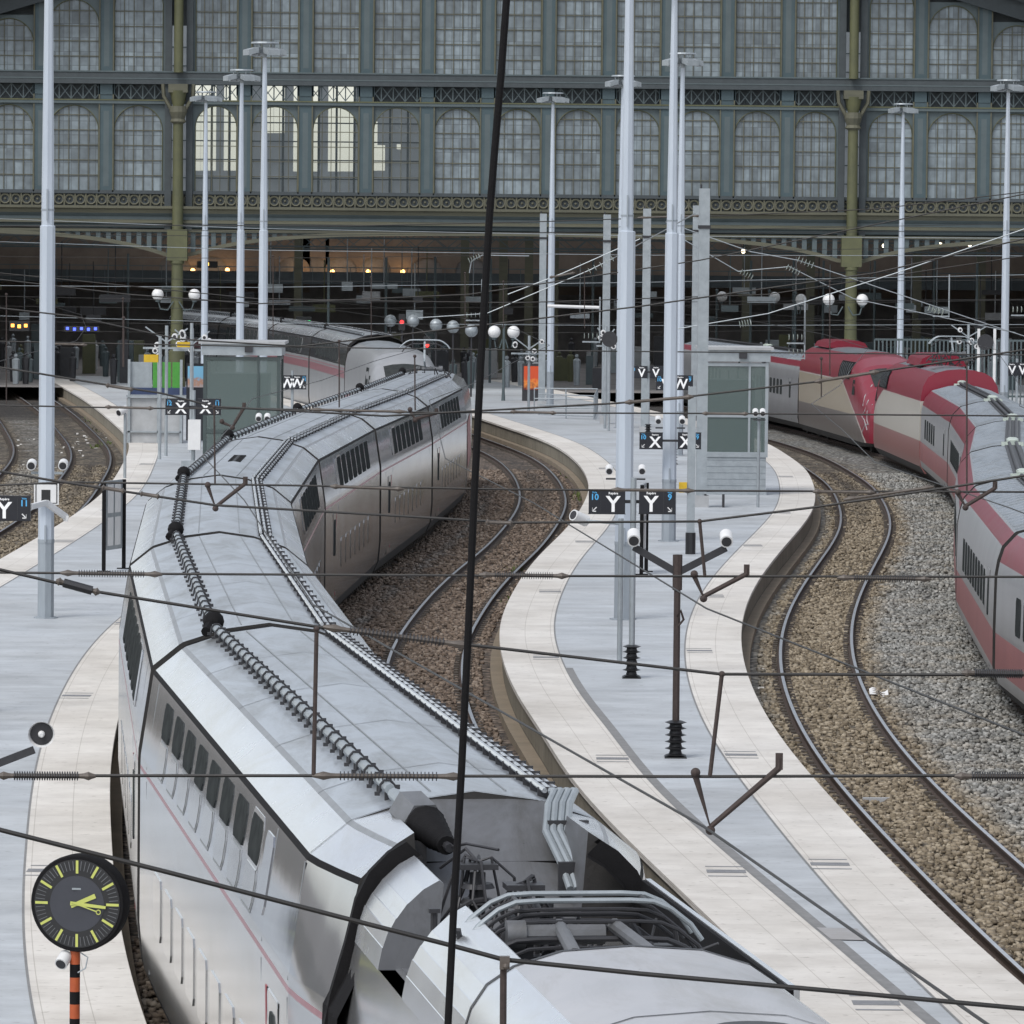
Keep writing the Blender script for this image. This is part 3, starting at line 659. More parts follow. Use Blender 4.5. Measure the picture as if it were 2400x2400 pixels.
q_.k = 0; q_.box(1.06, 1.1, -6.1, -.22, 3.3, 3.8); q_.k = 1; q_.box(1.03, 1.058, -6.1, -.22, 3.1, 3.79); q_.build('side_wall', [MT['shoulder'], MT['rubber']], pc, local=True)
FR = LOW + [(1.09,3.5),(1.03,3.7),(.93,3.85),(.76,3.965),(.45,4.06),(0,4.09)]
nm = ['skirt']+['silver']*6+['shoulder']*3+['roofgrey']*2; nm = nm+['roofgrey']+['roofgrey']+nm[::-1][1:]
nm = ['skirt']+['silver']*5+['shoulder']*4+['roofgrey']*2; nm = nm+nm[::-1]
un = sorted(set(nm)); m = MB(); secs = [[(x, y, z) for x, z in full(FR)] for y in (-6.1,-10,-14,-22)]
m.loft(secs, [un.index(q) for q in nm]); m.k = un.index('skirt'); n = m.add(secs[0]); m.face(range(n, n+len(secs[0])))
m.build('front_body', [MT[q] for q in un], pc, smooth=True, local=True)
m = MB(); m.loft([[(x*1.004, y, z+.004) for x, z in full(FR)[3:-3]] for y in (-6.1,-6.16)]); m.build('roof_edge', MT['dark'], pc, local=True); m = MB(); m.loft([[(x*1.003, y, z+.004) for x, z in full(FR)[3:-3]] for y in (-9.0,-9.025)])
m.build('roof_edge', MT['dark'], pc, local=True)
m = MB(); m.tube([(.1,-9.9,3.93),(.1,-9.9,4.13)], [.25,.24], 20); m.build('roof_fan', MT['dark'], pc, local=True)
# side lines of the power car
m = MB()
for s in (-1, 1):
    for z in (2.3, 2.7, 1.6): m = MB(); panel(m, LOW, s, -6.05, -.5, z-.012, z+.012, .012, .004); m.build('body_rib', MT['shoulder'], pc, local=True)
# rubber gangway ring between trailer and power car
ring = [(x+.0, z) for x, z in DPROF[1:11]] ; m = MB()
for s in (-1, 1):
    pr = [(1.40,.5),(1.448,1.0),(1.448,2.69),(1.443,2.9),(1.39,3.3),(1.32,3.62),(1.2,3.82),(1.02,3.97),(.86,4.05)]
    pr = [(x*(1-.18*max(0, min(1, (z-1.7)/1.7))**1.2), z) for x, z in pr]; m.loft([[(s*x, .02, z) for x, z in pr],[(s*(x+.03), -.03, z+.03) for x, z in pr],[(s*(x+.03), -.14, z+.03) for x, z in pr],[(s*(x-.075), -.155, z-.07) for x, z in pr],[(s*(x-.09), -.24, z-.085) for x, z in pr]])
m.build('gangway_seal', MT['rubber'], pc, local=True)
# roof equipment in the well
for cx, cy, h in ((-.28,-.75,.8),(-.02,-1.35,.72),(.2,-.95,.6)):
    m = MB()
    for i in range(7): z = 3.12+h*i/7; m.tube([(cx,cy,z),(cx,cy,z+.035)], [.13,.11], 14); m.tube([(cx,cy,z+.035),(cx,cy,z+h/7)], .06, 8)
    m.build('insulator', MT['dark'], pc, smooth=True, local=True)
m = MB()
for cx, cy, zt in ((-.28,-.75,3.95),(-.02,-1.35,3.87)):
    m.box(cx-.14, cx+.14, cy-.12, cy+.12, zt, zt+.04)
    for k in range(9):
        t = random.uniform(0, 6.3); e = random.uniform(.1,.3); m.tube([(cx,cy,zt+.05),(cx+.1*math.cos(t),cy+.1*math.sin(t),zt+.1*random.random()),(cx+e*math.cos(t),cy+e*math.sin(t),zt-.2*random.random()-.05),(cx+(e+.1)*math.cos(t+.5),cy+(e+.1)*math.sin(t+.5),zt-.45),(cx+e*math.cos(t+.9),cy+e*math.sin(t+.9),3.15)], .012, 6)
    for k in range(3): m.tube([(cx+.22+.07*math.sin(q), cy-.25, zt-.3-.12*k+.13*math.cos(q)) for q in [j*.6 for j in range(12)]], .013, 6)
    m.tube([(cx+.18*math.cos(t), cy-.2, zt-.35+.14*math.sin(t)) for t in [k*.5 for k in range(11)]], .022, 6)
for k in range(10):
    x = random.uniform(-.9,.9); y = random.uniform(-2.6,-.7); m.box(x-.1, x+.1, y-.1, y+.1, 3.1, random.uniform(3.2,3.45))
for k in range(3): q = MB(); q.box(-.96, -.75+.1*k, -2.62+.3*k, -2.4+.3*k, 3.1, 3.26+.05*k); q.tube([(-.95,-2.5+.3*k,3.3),(-.8,-2.4+.3*k,3.4),(-.4,-2.2,3.3)], .025, 6); q.build('roof_gear', MT['endplate'], pc, local=True)
m.tube([(-.8,-2.35,3.1),(-.8,-2.35,3.85)], .025, 6); m.box(-.84,-.76,-2.39,-2.31,3.83,3.86)
m.tube([(-.5,-.3,3.9),(-.35,-.6,4.08),(-.28,-.75,4.0)], .012, 6)
m.box(-.15,.35,-2.0,-1.6,3.5,3.62)
m.build('roof_equipment', MT['dark'], pc, local=True)
def panto(par, y, z, sc=1., col='rust', raised=0.):
    m = MB(); c = lambda p: (p[0]*sc, y+p[1]*sc, z+p[2]*sc)
    def bow(dy, h, w=.82):
        return [c(q) for q in ((-w,dy,h-.28),(-w+.08,dy,h-.17),(-w+.22,dy,h-.06),(-w+.34,dy,h-.01),(-w+.5,dy,h),(w-.5,dy,h),(w-.34,dy,h-.01),(w-.22,dy,h-.06),(w-.08,dy,h-.17),(w,dy,h-.28))]
    m.k = 1
    for dy in (-.2,.2): m.tube(bow(dy, .32+raised), .019*sc, 8)
    m.k = 0
    if not raised:
        for dy, h, w in ((-.05,.24,.8),(.33,.26,.78),(-.4,.2,.84),(-.7,.06,.8),(.45,.1,.7)): m.tube(bow(dy, h, w), .014*sc, 6)
        for k in range(26):
            x = random.uniform(-.6,.6); yy = random.uniform(-1.0,.6); m.tube([c((x,yy,random.uniform(-.3,.1))), c((x+random.uniform(-.3,.3),yy+random.uniform(-.4,.4),random.uniform(-.2,.2)))], random.choice((.01,.016,.03))*sc, 6)
        for k in range(8): x = random.uniform(-.8,.8); yy = random.uniform(-.9,.3); q = c((x,yy,0)); m.box(q[0]-.09,q[0]+.09,q[1]-.07,q[1]+.07,q[2]-.35,q[2]+random.uniform(-.1,.1))
    m.k = 0
    m.tube(bow(-.55, .1, .86), .02*sc, 8); m.tube(bow(.0, .2+raised, .74), .018*sc, 8)
    for x in (-.45,.45): m.tube([c((x,-.2,.3+raised)), c((x,.2,.3+raised))], .016*sc, 6)
    m.k = 2
    for x in (-.12, .12): m.tube([c((x*1.6,-.3,.16)), c((x*2.2,-1.5,.12))], .05*sc, 10)
    m.tube([c((-.5,-.45,.12)), c((.1,-.45,.12))], .07*sc, 10); m.tube([c((-.45,-.45,.12)), c((-.58,-.45,.12))], .1*sc, 12)
    m.k = 0
    for x in (-.7,-.35,0,.35,.7):
        m.tube([c((x,-.8,-.3)), c((x,.5,-.25))], .02*sc, 6); m.tube([c((x,-.2,-.3)), c((x*.9,-.2,.12))], .018*sc, 6)
    for yy in (-.7,-.1,.4): m.tube([c((-.8,yy,-.1)), c((.8,yy,-.1))], .022*sc, 6)
    for k in range(14):
        x = random.uniform(-.8,.8); yy = random.uniform(-.9,.3); m.beam(c((x,yy,-.3)), c((x+random.uniform(-.3,.3),yy+random.uniform(-.3,.3),random.uniform(-.1,.15))), .03*sc)
    if raised: m.k = 1; m.tube([c((0,-1.2,.1)), c((0,.6,raised*.55)), c((0,0,raised+.25))], .035*sc, 8)
    return m.build('pantograph', [MT['dark'], MT['galv'], MT['endplate']], par, smooth=True, local=True)
panto(pc, -3.95, 3.82, .98)
bogie(pc, -3.8)
gangway(dup, T1, JA[0]-.2, [(x, z) for x, z in DPROF if z < 3.5]+[(1.2,3.3),(0,3.3)], .9)
# ---- nosed power cars
NOSE = [(0,.5,1.15,.4),(.3,.88,1.6,.34),(.9,1.16,2.1,.3),(1.8,1.31,2.62,.26),(2.8,1.39,3.12,.24),(3.8,1.43,3.55,.22),(5.0,1.448,3.86,.22),(6.5,1.448,3.98,.22),(8.5,1.448,4.0,.22),(21.8,1.448,4.0,.22)]
NP = [(.86,0),(.97,.07),(1,.18),(1,.34),(1,.5),(.995,.62),(.975,.74),(.92,.84),(.80,.92),(.6,.965),(.34,.99),(0,1.)]
def nsec(y):
    for p, q in zip(NOSE, NOSE[1:]):
        if y <= q[0]:
            t = (y-p[0])/(q[0]-p[0]); hw, zr, zb = [p[i]+(q[i]-p[i])*t for i in (1,2,3)]; break
    return [(x*hw, zb+(zr-zb)*z) for x, z in NP]
def nosecar(par, side_mat, roof_mat, skirt='skirt', name='power_car'):
    ys = [0,.1,.3,.6,.9,1.3,1.8,2.3,2.8,3.3,3.8,4.4,5,5.7,6.5,7.5,8.5,12,16,21.8]
    m = MB(); secs = [[(x, y, z) for x, z in full(nsec(y))] for y in ys]
    mm = [2,0,0,0,0,0,0,0,0,1,1]; mm = mm+mm[::-1]
    for i in range(len(ys)-1):
        q = [v if not (v == 1 and ys[i] < 7) else 0 for v in mm]; m.loft(secs[i:i+2], q)
    m.k = 0; n = m.add(secs[0]); m.face(range(n, n+len(secs[0]))); m.k = 0; n = m.add(secs[-1]); m.face(range(n, n+len(secs[-1])))
    return m.build(name, [side_mat, roof_mat, MT[skirt]], par, smooth=True, local=True)
def patch(m, y0, y1, k0, k1, side=0, o=.015, st=8):
    ys = [y0+(y1-y0)*i/st for i in range(st+1)]; secs = []
    for y in ys:
        P = nsec(y); f = full(P); n = len(f); sel = f[k0:k1+1] if side <= 0 else f[n-1-k1:n-k0]
        c = (0, 2.0); secs.append([(x*(1+o/1.4), y-(.01 if y < 4 else 0), z+o*(1 if z > 2 else 0)) for x, z in sel])
    m.loft(secs)
def npt(y, z, s, o=.02):
    P = nsec(y)
    for (x0, z0), (x1, z1) in zip(P, P[1:]):
        if z0 <= z <= z1: return (s*(x0+(x1-x0)*(z-z0)/(z1-z0)+o), y-.01, z)
    return (0, y, P[-1][1]+o)
def livery(name, a, b, low, hi=(.24,.022,.04)):
    m, N, L = newmat(name); p = N['Principled BSDF']; p.inputs['Roughness'].default_value = .28; p.inputs['Metallic'].default_value = .12
    s = N.new('ShaderNodeSeparateXYZ'); L.new(N.new('ShaderNodeTexCoord').outputs['Object'], s.inputs[0])
    def ma(op, x, y):
        n = N.new('ShaderNodeMath'); n.operation = op
        for i, q in enumerate((x, y)):
            if isinstance(q, (int, float)): n.inputs[i].default_value = q
            else: L.new(q, n.inputs[i])
        return n.outputs[0]
    zz = ma('MULTIPLY', ma('SUBTRACT', s.outputs[2], .35), 1/2.6); yb = ma('ADD', ma('MULTIPLY', ma('POWER', ma('MAXIMUM', zz, 0.), a[2]), a[1]), a[0])
    inside = ma('MULTIPLY', ma('GREATER_THAN', s.outputs[1], yb), ma('LESS_THAN', s.outputs[2], 2.78))
    line = ma('MULTIPLY', ma('GREATER_THAN', s.outputs[1], ma('SUBTRACT', yb, .22)), ma('LESS_THAN', s.outputs[2], 2.84))
    lowm = ma('LESS_THAN', s.outputs[2], a[3])
    def mx(f, A, B):
        n = N.new('ShaderNodeMix'); n.data_type = 'RGBA'; L.new(f, n.inputs['Factor'])
        for k, q in (('A', A), ('B', B)):
            if isinstance(q, tuple): n.inputs[k].default_value = (*q, 1)
            else: L.new(q, n.inputs[k])
        return n.outputs['Result']
    nz = N.new('ShaderNodeTexNoise'); nz.inputs['Scale'].default_value = 1.5; nz.inputs['Detail'].default_value = 6
    c = mx(lowm, b, low); c = mx(inside, mx(line, hi, (.55,.5,.46)), c)
    c = mx(ma('MULTIPLY', nz.outputs[0], .35), c, (.1,.08,.08)); L.new(c, p.inputs['Base Color']); return m
LA = livery('champagne_livery', (1.6,6.5,1.5,1.5), (.43,.37,.275), (.17,.15,.14), (.25,.015,.035)); LB = livery('grey_livery', (1.0,7.0,2.2,1.42), (.55,.52,.46), (.33,.14,.135), (.26,.014,.038))
def nose_details(pcx, glass=True, lamp=True, crest=False, louvre=True):
    m = MB(); patch(m, 2.05, 3.45, 9, 13); m.build('windscreen', MT['glass'], pcx, smooth=True, local=True)
    for s in (-1, 1):
        m = MB(); c = npt(.32, .95, s, -.05); m.sphere((c[0], c[1]-.02, c[2]), .11, 10, 7); m.build('headlight', MT['white'], pcx, smooth=True, local=True)
        m = MB()
        if louvre:
            m.k = 0
            m.loft([[npt(5.2+3.4*i/6, 2.9+.7*j/6, s, .03) for j in range(7)] for i in range(7)]); m.k = 1
            for i in range(6):
                y = 5.6+i*.5; m.loft([[npt(q, 2.95+.6*j/5, s, .045) for j in range(6)] for q in (y, y+.06)])
            m.build('air_grille', [MT['rubber'], MT['galv']], pcx, local=True)
        m = MB(); A = [npt(y, z, s) for y, z in ((3.6,2.3),(4.3,2.3),(4.3,2.9),(3.9,2.9))]; m.poly(A if s > 0 else A[::-1]); m.build('cab_window', MT['glass'], pcx, local=True)
    bogie(pcx, 4.2); bogie(pcx, 18)
def rigid(f, ya, L):
    a, _, rz = frame(f, ya, step_y(f, ya, L)); return a, rz
setA = thing('red_train', (T4(235), 235, 0), 'red-nosed train with champagne side and grey coaches leaving the hall', 'train', 'passenger trains at the station')
setB = thing('red_train', (T4(150), 150, 0), 'red and grey train coming round the right-hand curve, coupled nose to nose', 'train', 'passenger trains at the station')
YN = 213.8
pa = nosecar(setA, LA, MT['troof']); a, rz = rigid(T4, YN, 21.8); place(pa, setA, a, rz); nose_details(pa)
m = MB()
for P in ([(1.1,2.0),(1.3,1.7),(1.25,1.35),(1.05,1.2),(1.5,1.15),(1.9,.85)],[(1.9,2.6),(1.5,2.1),(1.6,1.7),(2.0,1.5),(1.6,1.35),(1.2,.95)],[(2.3,2.75),(1.95,2.3),(1.9,1.9)]):
    for s in (-1, 1): m.tube([npt(y, z, s, -.005) for y, z in P], .026, 6)
m.build('nose_emblem', MT['concrete'], pa, smooth=True, local=True)
YB0 = step_y(T4, YN+.0, 21.8)
def ttrailer(par, L, win=((5.2,13.4,9),), pm=TM_):
    co = coach(par, TPROF, pm, L)
    for y0, y1, n in win: add_windows(co, TPROF, [y0+(y1-y0)*i/(n-1) for i in range(n)], min(.85, (y1-y0)/(n-1)*.62), ((1.62,2.3),))
    for s in (-1, 1): doorset(co, TPROF, 2.6, .6, 2.42, s, False)
    m = MB(); y = .8
    P = [(x, z+.012) for x, z in TPROF[9:]]; P = full(P)
    while y < L-.5: m.loft([[(x, y-.02, z-.02) for x, z in P],[(x, y-.015, z+.012) for x, z in P],[(x, y+.015, z+.012) for x, z in P],[(x, y+.02, z-.02) for x, z in P]]); y += .85
    m.build('roof_rib', MT['troof'], co, local=True)
    m = MB(); m.k = 0
    for x in (-.09,.09): m.tube([(x,.9,3.53),(x,L-.9,3.53)], .045, 6)
    m.box(-.2,.2,.9,L-.9,3.45,3.475); m.k = 1
    for y in (.5, L-.4): m.tube([(0,y,3.42),(0,y,3.58),(0,y,3.62)], [.13,.16,.08], 10); m.box(-.28,.28,y-.1,y+.1,3.42,3.5)
    m.build('roof_cable', [MT['dark'], MT['porcelain']], co, smooth=True, local=True)
    bogie(co, 0); return co
y = YB0
for i in range(2):
    y2 = step_y(T4, y, 18.7); a, L, rz = frame(T4, y, y2)
    co = ttrailer(setA, L, pm=['skirt','tsilver','tsilver','tsilver','tsilver','tsilver','tsilver','maroon','roofline','troof','troof']); place(co, setA, a, rz); gangway(setA, T4, y, TPROF); y = y2
a0, rz0 = rigid(T4, YN-22.0, 21.8)
pb = nosecar(setB, LB, MT['troof'])
d = Vector((T4(YN-22.2)-T4(YN-.3), -21.9, 0)); pb.parent = setB; pb.location = Vector((T4(YN-.3), YN-.3, 0))-Vector(ORG[setB.name]); pb.rotation_euler = (0,0,-math.atan2(d.x, d.y)); nose_details(pb)
m = MB(); m.loft([[(x*.8, y, 3.95+.55*q) for x, q in ((-1.1,0),(-.95,.5),(-.6,.75),(.6,.75),(.95,.5),(1.1,0))] for y in (10.5,15.5)], cap=True); m.build('roof_box', MT['maroon'], pb, smooth=True, local=True)
m = MB(); m.loft([[(x*.8, y, 3.95+.4*q) for x, q in ((-1.1,0),(-.95,.5),(-.6,.75),(.6,.75),(.95,.5),(1.1,0))] for y in (16.5,21)], cap=True); m.build('roof_box', MT['maroon'], pa, smooth=True, local=True)
panto(pb, 18.5, 4.35, 1.0, raised=.45)
y = YN-22.4; tp = None
while y > 60:
    lo = y-18.7
    for _ in range(15): lo += (math.hypot(T4(lo)-T4(y), lo-y)-18.7)
    a, L, rz = frame(T4, lo, y)
    if tp is None:
        co = ttrailer(setB, L, ((9.,15.,5),), pm=['skirt','tsilver','pinkred','tsilver','whitecar','tsilver','maroon','maroon','roofline','troof','troof'])
        tp = 1
    elif tp == 1: tp = co = ttrailer(setB, L, ((4.4,14.6,9),))
    elif abs(lo-98) < 9: co = ttrailer(setB, L, ((4.4,14.6,9),), pm=['skirt','tsilver','pinkred','tsilver','whitecar','whitecar','whitecar','maroon','roofline','troof','troof'])  # paler upper side on this coach: its reflection is put into the colour
    else: co = copy_tree(tp, setB)
    place(co, setB, a, rz); gangway(setB, T4, y, TPROF); y = lo
# ---- second train, white nose towards us, reaching back into the hall
tr2 = thing('high_speed_train', (T1(230), 230, 0), 'white-nosed train with pink stripe standing half inside the dark hall', 'train', 'passenger trains at the station')
WL = MT['whitecar']
p2 = nosecar(tr2, WL, MT['roof']); YT = 213.0; a, rz = rigid(T1, YT, 21.8); place(p2, tr2, a, rz); nose_details(p2, louvre=False)
for s in (-1, 1):
    m = MB(); A = [npt(y, z, s) for y, z in ((4.6,2.5),(6.2,2.5),(6.2,3.2),(4.9,3.2))]; m.poly(A if s > 0 else A[::-1]); m.build('cab_window', MT['glass'], p2, local=True)
    m = MB(); A = [npt(y, z, s) for y, z in ((8,1.5),(21.5,1.5),(21.5,1.75),(8,1.75))]; m.poly(A if s > 0 else A[::-1]); m.build('side_stripe', MT['pink'], p2, local=True)
y = step_y(T1, YT, 21.8); q0 = None
for i in range(4):
    y2 = step_y(T1, y, 18.4); a, L, rz = frame(T1, y, y2)
    if q0 is None:
        q0 = co = coach(tr2, DPROF, WM, L); add_windows(co, DPROF, [4.2+1.5*k for k in range(8)], 1.02, ((2.98,3.63),)); roof_runs(co, L, .5); bogie(co, 0)
        m = MB()
        for s in (-1, 1): panel(m, DPROF, s, .4, L-.4, 2.3, 2.64, .006, .02)
        m.build('side_stripe', MT['pink'], co, local=True)
    else: co = copy_tree(q0, tr2)
    place(co, tr2, a, rz); gangway(tr2, T1, y, DPROF); y = y2
# far power car of the silver train
yj = JA[-1]; p3 = nosecar(dup, MT['silver'], MT['roof'])
y2 = step_y(T1, yj, 21.8); d = Vector((T1(yj)-T1(y2), yj-y2, 0)); p3.parent = dup; p3.location = Vector((T1(y2), y2, 0))-Vector(ORG[dup.name]); p3.rotation_euler = (0,0,-math.atan2(d.x, d.y)); nose_details(p3, louvre=False)
for s in (-1, 1):
    m = MB(); A = [npt(y, z, s) for y, z in ((9.5,1.2),(21.5,1.2),(21.5,2.7),(12,2.7))]; m.poly(A if s > 0 else A[::-1]); m.build('side_stripe', MT['redmark'], p3, local=True)
panto(p3, 17.5, 4.15, 1.0, raised=.75)
# ================================================================== the iron and glass station hall
YF = 278.0; YE = 345.0
def hx(px): return V(px, 555, YF)[0]
def hz(py): return H + (555-py)/(F/YF) * 1.0
hall = thing('station_hall', (0, YF, PZ), 'large iron and glass train hall with olive columns and arched window bays', 'station hall')
def roofz(x): return 29.9 - .30*abs(x)
COLX = [hx(418), hx(1994)]
pil = [hx(p) for p in (-56,95,248,571,714,856,999,1140,1282,1423,1560,1701,1842,2153,2302,2452)]
ZB0, ZB1 = hz(207), hz(180); ZS, ZT = hz(455), hz(257)     # lower sill, lower top
def glass_mat(name, base, rough, clear=0.):
    m, N, L = newmat(name); b = N['Principled BSDF']; b.inputs['Roughness'].default_value = rough
    g = N.new('ShaderNodeNewGeometry').outputs['Position']; s = N.new('ShaderNodeSeparateXYZ'); L.new(g, s.inputs[0])
    c = N.new('ShaderNodeCombineXYZ'); L.new(s.outputs[0], c.inputs[0]); L.new(s.outputs[2], c.inputs[1])
    br = N.new('ShaderNodeTexBrick'); br.offset = 0; br.inputs['Scale'].default_value = 1; br.inputs['Brick Width'].default_value = .42; br.inputs['Row Height'].default_value = .72; br.inputs['Mortar Size'].default_value = .035; br.inputs['Mortar Smooth'].default_value = 1.
    br.inputs['Color1'].default_value = (*[q*1.3 for q in base], 1); br.inputs['Color2'].default_value = (*[q*.8 for q in base], 1); br.inputs['Mortar'].default_value = (*[q*.62 for q in base], 1)
    L.new(c.outputs[0], br.inputs['Vector'])
    n = N.new('ShaderNodeTexNoise'); n.inputs['Scale'].default_value = .22; n.inputs['Detail'].default_value = 6; L.new(g, n.inputs['Vector'])
    n2 = N.new('ShaderNodeTexNoise'); n2.inputs['Scale'].default_value = 2.6; n2.inputs['Detail'].default_value = 4; L.new(g, n2.inputs['Vector'])
    def rp(nn, a, d):
        r = N.new('ShaderNodeMapRange'); L.new(nn.outputs[0], r.inputs['Value']); r.inputs['From Min'].default_value = .3; r.inputs['From Max'].default_value = .7; r.inputs['To Min'].default_value = a; r.inputs['To Max'].default_value = d; return r.outputs[0]
    mm = N.new('ShaderNodeMath'); mm.operation = 'MULTIPLY'; L.new(rp(n, .74, 1.25), mm.inputs[0]); L.new(rp(n2, .82, 1.18), mm.inputs[1])
    mu = N.new('ShaderNodeMix'); mu.data_type = 'RGBA'; mu.blend_type = 'MULTIPLY'; mu.inputs['Factor'].default_value = 1; L.new(br.outputs[0], mu.inputs['A']); L.new(mm.outputs[0], mu.inputs['B']); L.new(mu.outputs['Result'], b.inputs['Base Color'])
    if clear:
        t = N.new('ShaderNodeBsdfTransparent'); t.inputs[0].default_value = (.9,.92,.9,1); x = N.new('ShaderNodeMixShader'); x.inputs[0].default_value = clear
        L.new(b.outputs[0], x.inputs[1]); L.new(t.outputs[0], x.inputs[2]); L.new(x.outputs[0], N['Material Output'].inputs['Surface'])
    return m
MT['pane'] = glass_mat('frosted_panes', (.155,.185,.203), .4); MT['clearpane'] = glass_mat('clear_panes', (.16,.18,.195), .3, .86)
MT['frost'] = None
def window(x, w, z0, z1, arch=True, clear=False, cols=5, rh=.78):
    r = w/2; hw = r+.2; pts = []
    zt = z1-r if arch else z1
    if arch:
        pts = [(x-r*math.cos(t), zt+r*math.sin(t)) for t in [math.pi*k/14 for k in range(15)]]
    else: pts = [(x-r, z1), (x+r, z1)]
    m = MB(); m.k = 0
    top = z1+.18; e = pts
    for (xa, za), (xb, zb) in zip(e, e[1:]): m.poly([(xa,YF-.05,za),(xb,YF-.05,zb),(xb,YF-.05,top),(xa,YF-.05,top)])
    for a, b in ((x-hw, x-r), (x+r, x+hw)): m.box(a, b, YF-.05, YF+.05, z0-.1, top)
    m.k = 1
    ring = [(x-r, z0)] + pts + [(x+r, z0)]
    m.tube([(a, YF-.07, b) for a, b in ring], .024, 5)
    m.k = 2
    for i in range(1, cols):
        xx = x-r+w*i/cols; ztop = zt + (math.sqrt(max(0, r*r-(xx-x)**2)) if arch else 0)
        m.box(xx-.018, xx+.018, YF-.03, YF+.02, z0, ztop)
    z = z0+rh
    while z < z1-.15:
        hwid = r if z < zt else math.sqrt(max(0, r*r-(z-zt)**2)); m.box(x-hwid, x+hwid, YF-.028, YF+.022, z-.02, z+.02); z += rh
    o = m.build('window', [MT['iron'], MT['olive'], MT['ledgeir']], hall)
    g = MB(); g.poly([(a, YF+.03, b) for a, b in ring]); g.build('glazing', MT['clearpane' if clear else 'pane'], o)
    return o
edges = sorted(pil+COLX)
for a, b in zip(edges, edges[1:]):
    la = .34 if a in pil else .8; lb = .34 if b in pil else .8
    x0, x1 = a+la, b-lb; c = (x0+x1)/2; w = (x1-x0)-.12
    clear = any(abs(c-hx(p)) < 1.4 for p in (495,642,785,920))
    window(c, w, ZS, ZT, True, clear)
    zt = min(26, roofz(max(abs(x0), abs(x1)))-1.9) if abs(c) > 18 else min(27.2, roofz(max(abs(x0), abs(x1)))-1.2)
    window(c, w, ZB1+.05, zt, True)
for x in pil:
    m = MB(); zt = roofz(abs(x))-.6
    m.box(x-.36, x+.36, YF-.16, YF+.1, ZS-.1, ZB0-.5); m.box(x-.36, x+.36, YF-.14, YF+.1, ZB1, zt); m.box(x-.42,x+.42,YF-.2,YF+.1,ZB0-.55,ZB0+.05)
    m.k = 1
    for s in (-.36,.36): m.box(x+s-.035, x+s+.035, YF-.2, YF-.12, ZS-.1, zt)
    m.k = 2
    m.box(x-.14, x+.14, YF-.165, YF-.155, ZS+.2, ZB0-1.4); m.box(x-.14, x+.14, YF-.145, YF-.138, ZB1+.3, zt-.5)
    m.build('pilaster', [MT['pilaster'], MT['ledgeir'], MT['iron']], hall)
XL, XR = -38., 38.
m = MB(); m.k = 0
m.box(XL, XR, YF-.45, YF+.1, ZB0, ZB1); m.k = 1; m.box(XL, XR, YF-.5, YF-.1, ZB1, ZB1+.07); m.box(XL, XR, YF-.47, YF-.1, ZB0+.25, ZB0+.31)
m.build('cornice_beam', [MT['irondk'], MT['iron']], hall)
# lattice frieze
zl0, zl1 = hz(242), ZB0
m = MB(); x = XL
while x < XR:
    m.box(x-.03, x+.03, YF-.1, YF-.03, zl0, zl1); m.beam((x, YF-.07, zl0), (x+.62, YF-.07, zl1), .045); m.beam((x+.62, YF-.075, zl0), (x, YF-.075, zl1), .045)
    n = 14; c = (x+.31, (zl0+zl1)/2)
    x += .62
m.build('lattice_frieze', MT['iron'], hall)
def clearzone(x): return hx(425) < x < hx(842)
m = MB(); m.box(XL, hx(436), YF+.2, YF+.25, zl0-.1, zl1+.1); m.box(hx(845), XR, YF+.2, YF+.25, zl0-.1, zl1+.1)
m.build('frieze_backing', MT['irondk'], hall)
m = MB(); m.box(XL, XR, YF-.25, YF+.05, hz(253), hz(243)); m.k = 1; m.box(XL, XR, YF-.28, YF-.2, hz(246), hz(243)); m.build('string_course', [MT['iron'], MT['olive']], hall)
# medallion frieze
z0, z1 = hz(491), hz(463); m = MB(); m.k = 0; m.box(XL, XR, YF-.2, YF+.1, z1, hz(455)); m.box(XL, XR, YF-.05, YF+.1, z0, z1); m.k = 1
x = XL
while x < XR:
    r = (z1-z0)*.38; c = (x+.28, (z0+z1)/2)
    m.tube([(c[0]+r*math.cos(t), YF-.12, c[1]+r*math.sin(t)) for t in [2*math.pi*k/10 for k in range(11)]], .055, 5); m.box(x-.04, x+.04, YF-.16, YF-.05, z0, z1); m.sphere((c[0], YF-.1, c[1]), .07, 6, 4)
    x += .56
m.build('medallion_frieze', [MT['irondk'], MT['ledgeir']], hall)
prof = [(0,hz(491)),(-.75,hz(491)),(-.75,hz(497)),(-.6,hz(500)),(-.55,hz(508)),(-.35,hz(516)),(-.35,hz(523)),(-.5,hz(526)),(-.5,hz(531)),(-.25,hz(535)),(-.2,hz(542)),(0,hz(545))]
m = MB(); m.loft([[(x, YF+a, b) for a, b in prof] for x in (XL, XR)], [0,0,0,0,1,1,0,0,1,1,1]); m.build('ledge', [MT['ledgeir'], MT['iron']], hall)
# arch girders
def girder(xa, xb, ends):
    def zb(x):
        v = 99
        for e in ends:
            d = abs(x-e)-.5; v = min(v, hz(611) + (hz(553)-hz(611))*(1-math.exp(-max(0, d)/3.6)) )
        return v
    n = 60; m = MB(); top = hz(545)
    L_ = [xa+(xb-xa)*i/n for i in range(n+1)]
    m.k = 0
    m.loft([[(x, YF-.35, zb(x)-.0),(x, YF-.35, zb(x)+.2),(x, YF+.15, zb(x)+.2),(x, YF+.15, zb(x))] for x in L_], closed=True)
    m.k = 1
    for x in [xa+.53*i for i in range(int(abs(xb-xa)/.53)+1)]:
        h = top-zb(x)-.2; w = .12 if min(abs(x-e) for e in ends) < 9.5 else .3
        m.box(x-w, x+w, YF-.2, YF+.1, zb(x)+.15, top)
    m.k = 0; m.box(xa, xb, YF-.3, YF+.12, top-.14, top)
    m.build('arch_girder', [MT['ledgeir'], MT['iron']], hall)
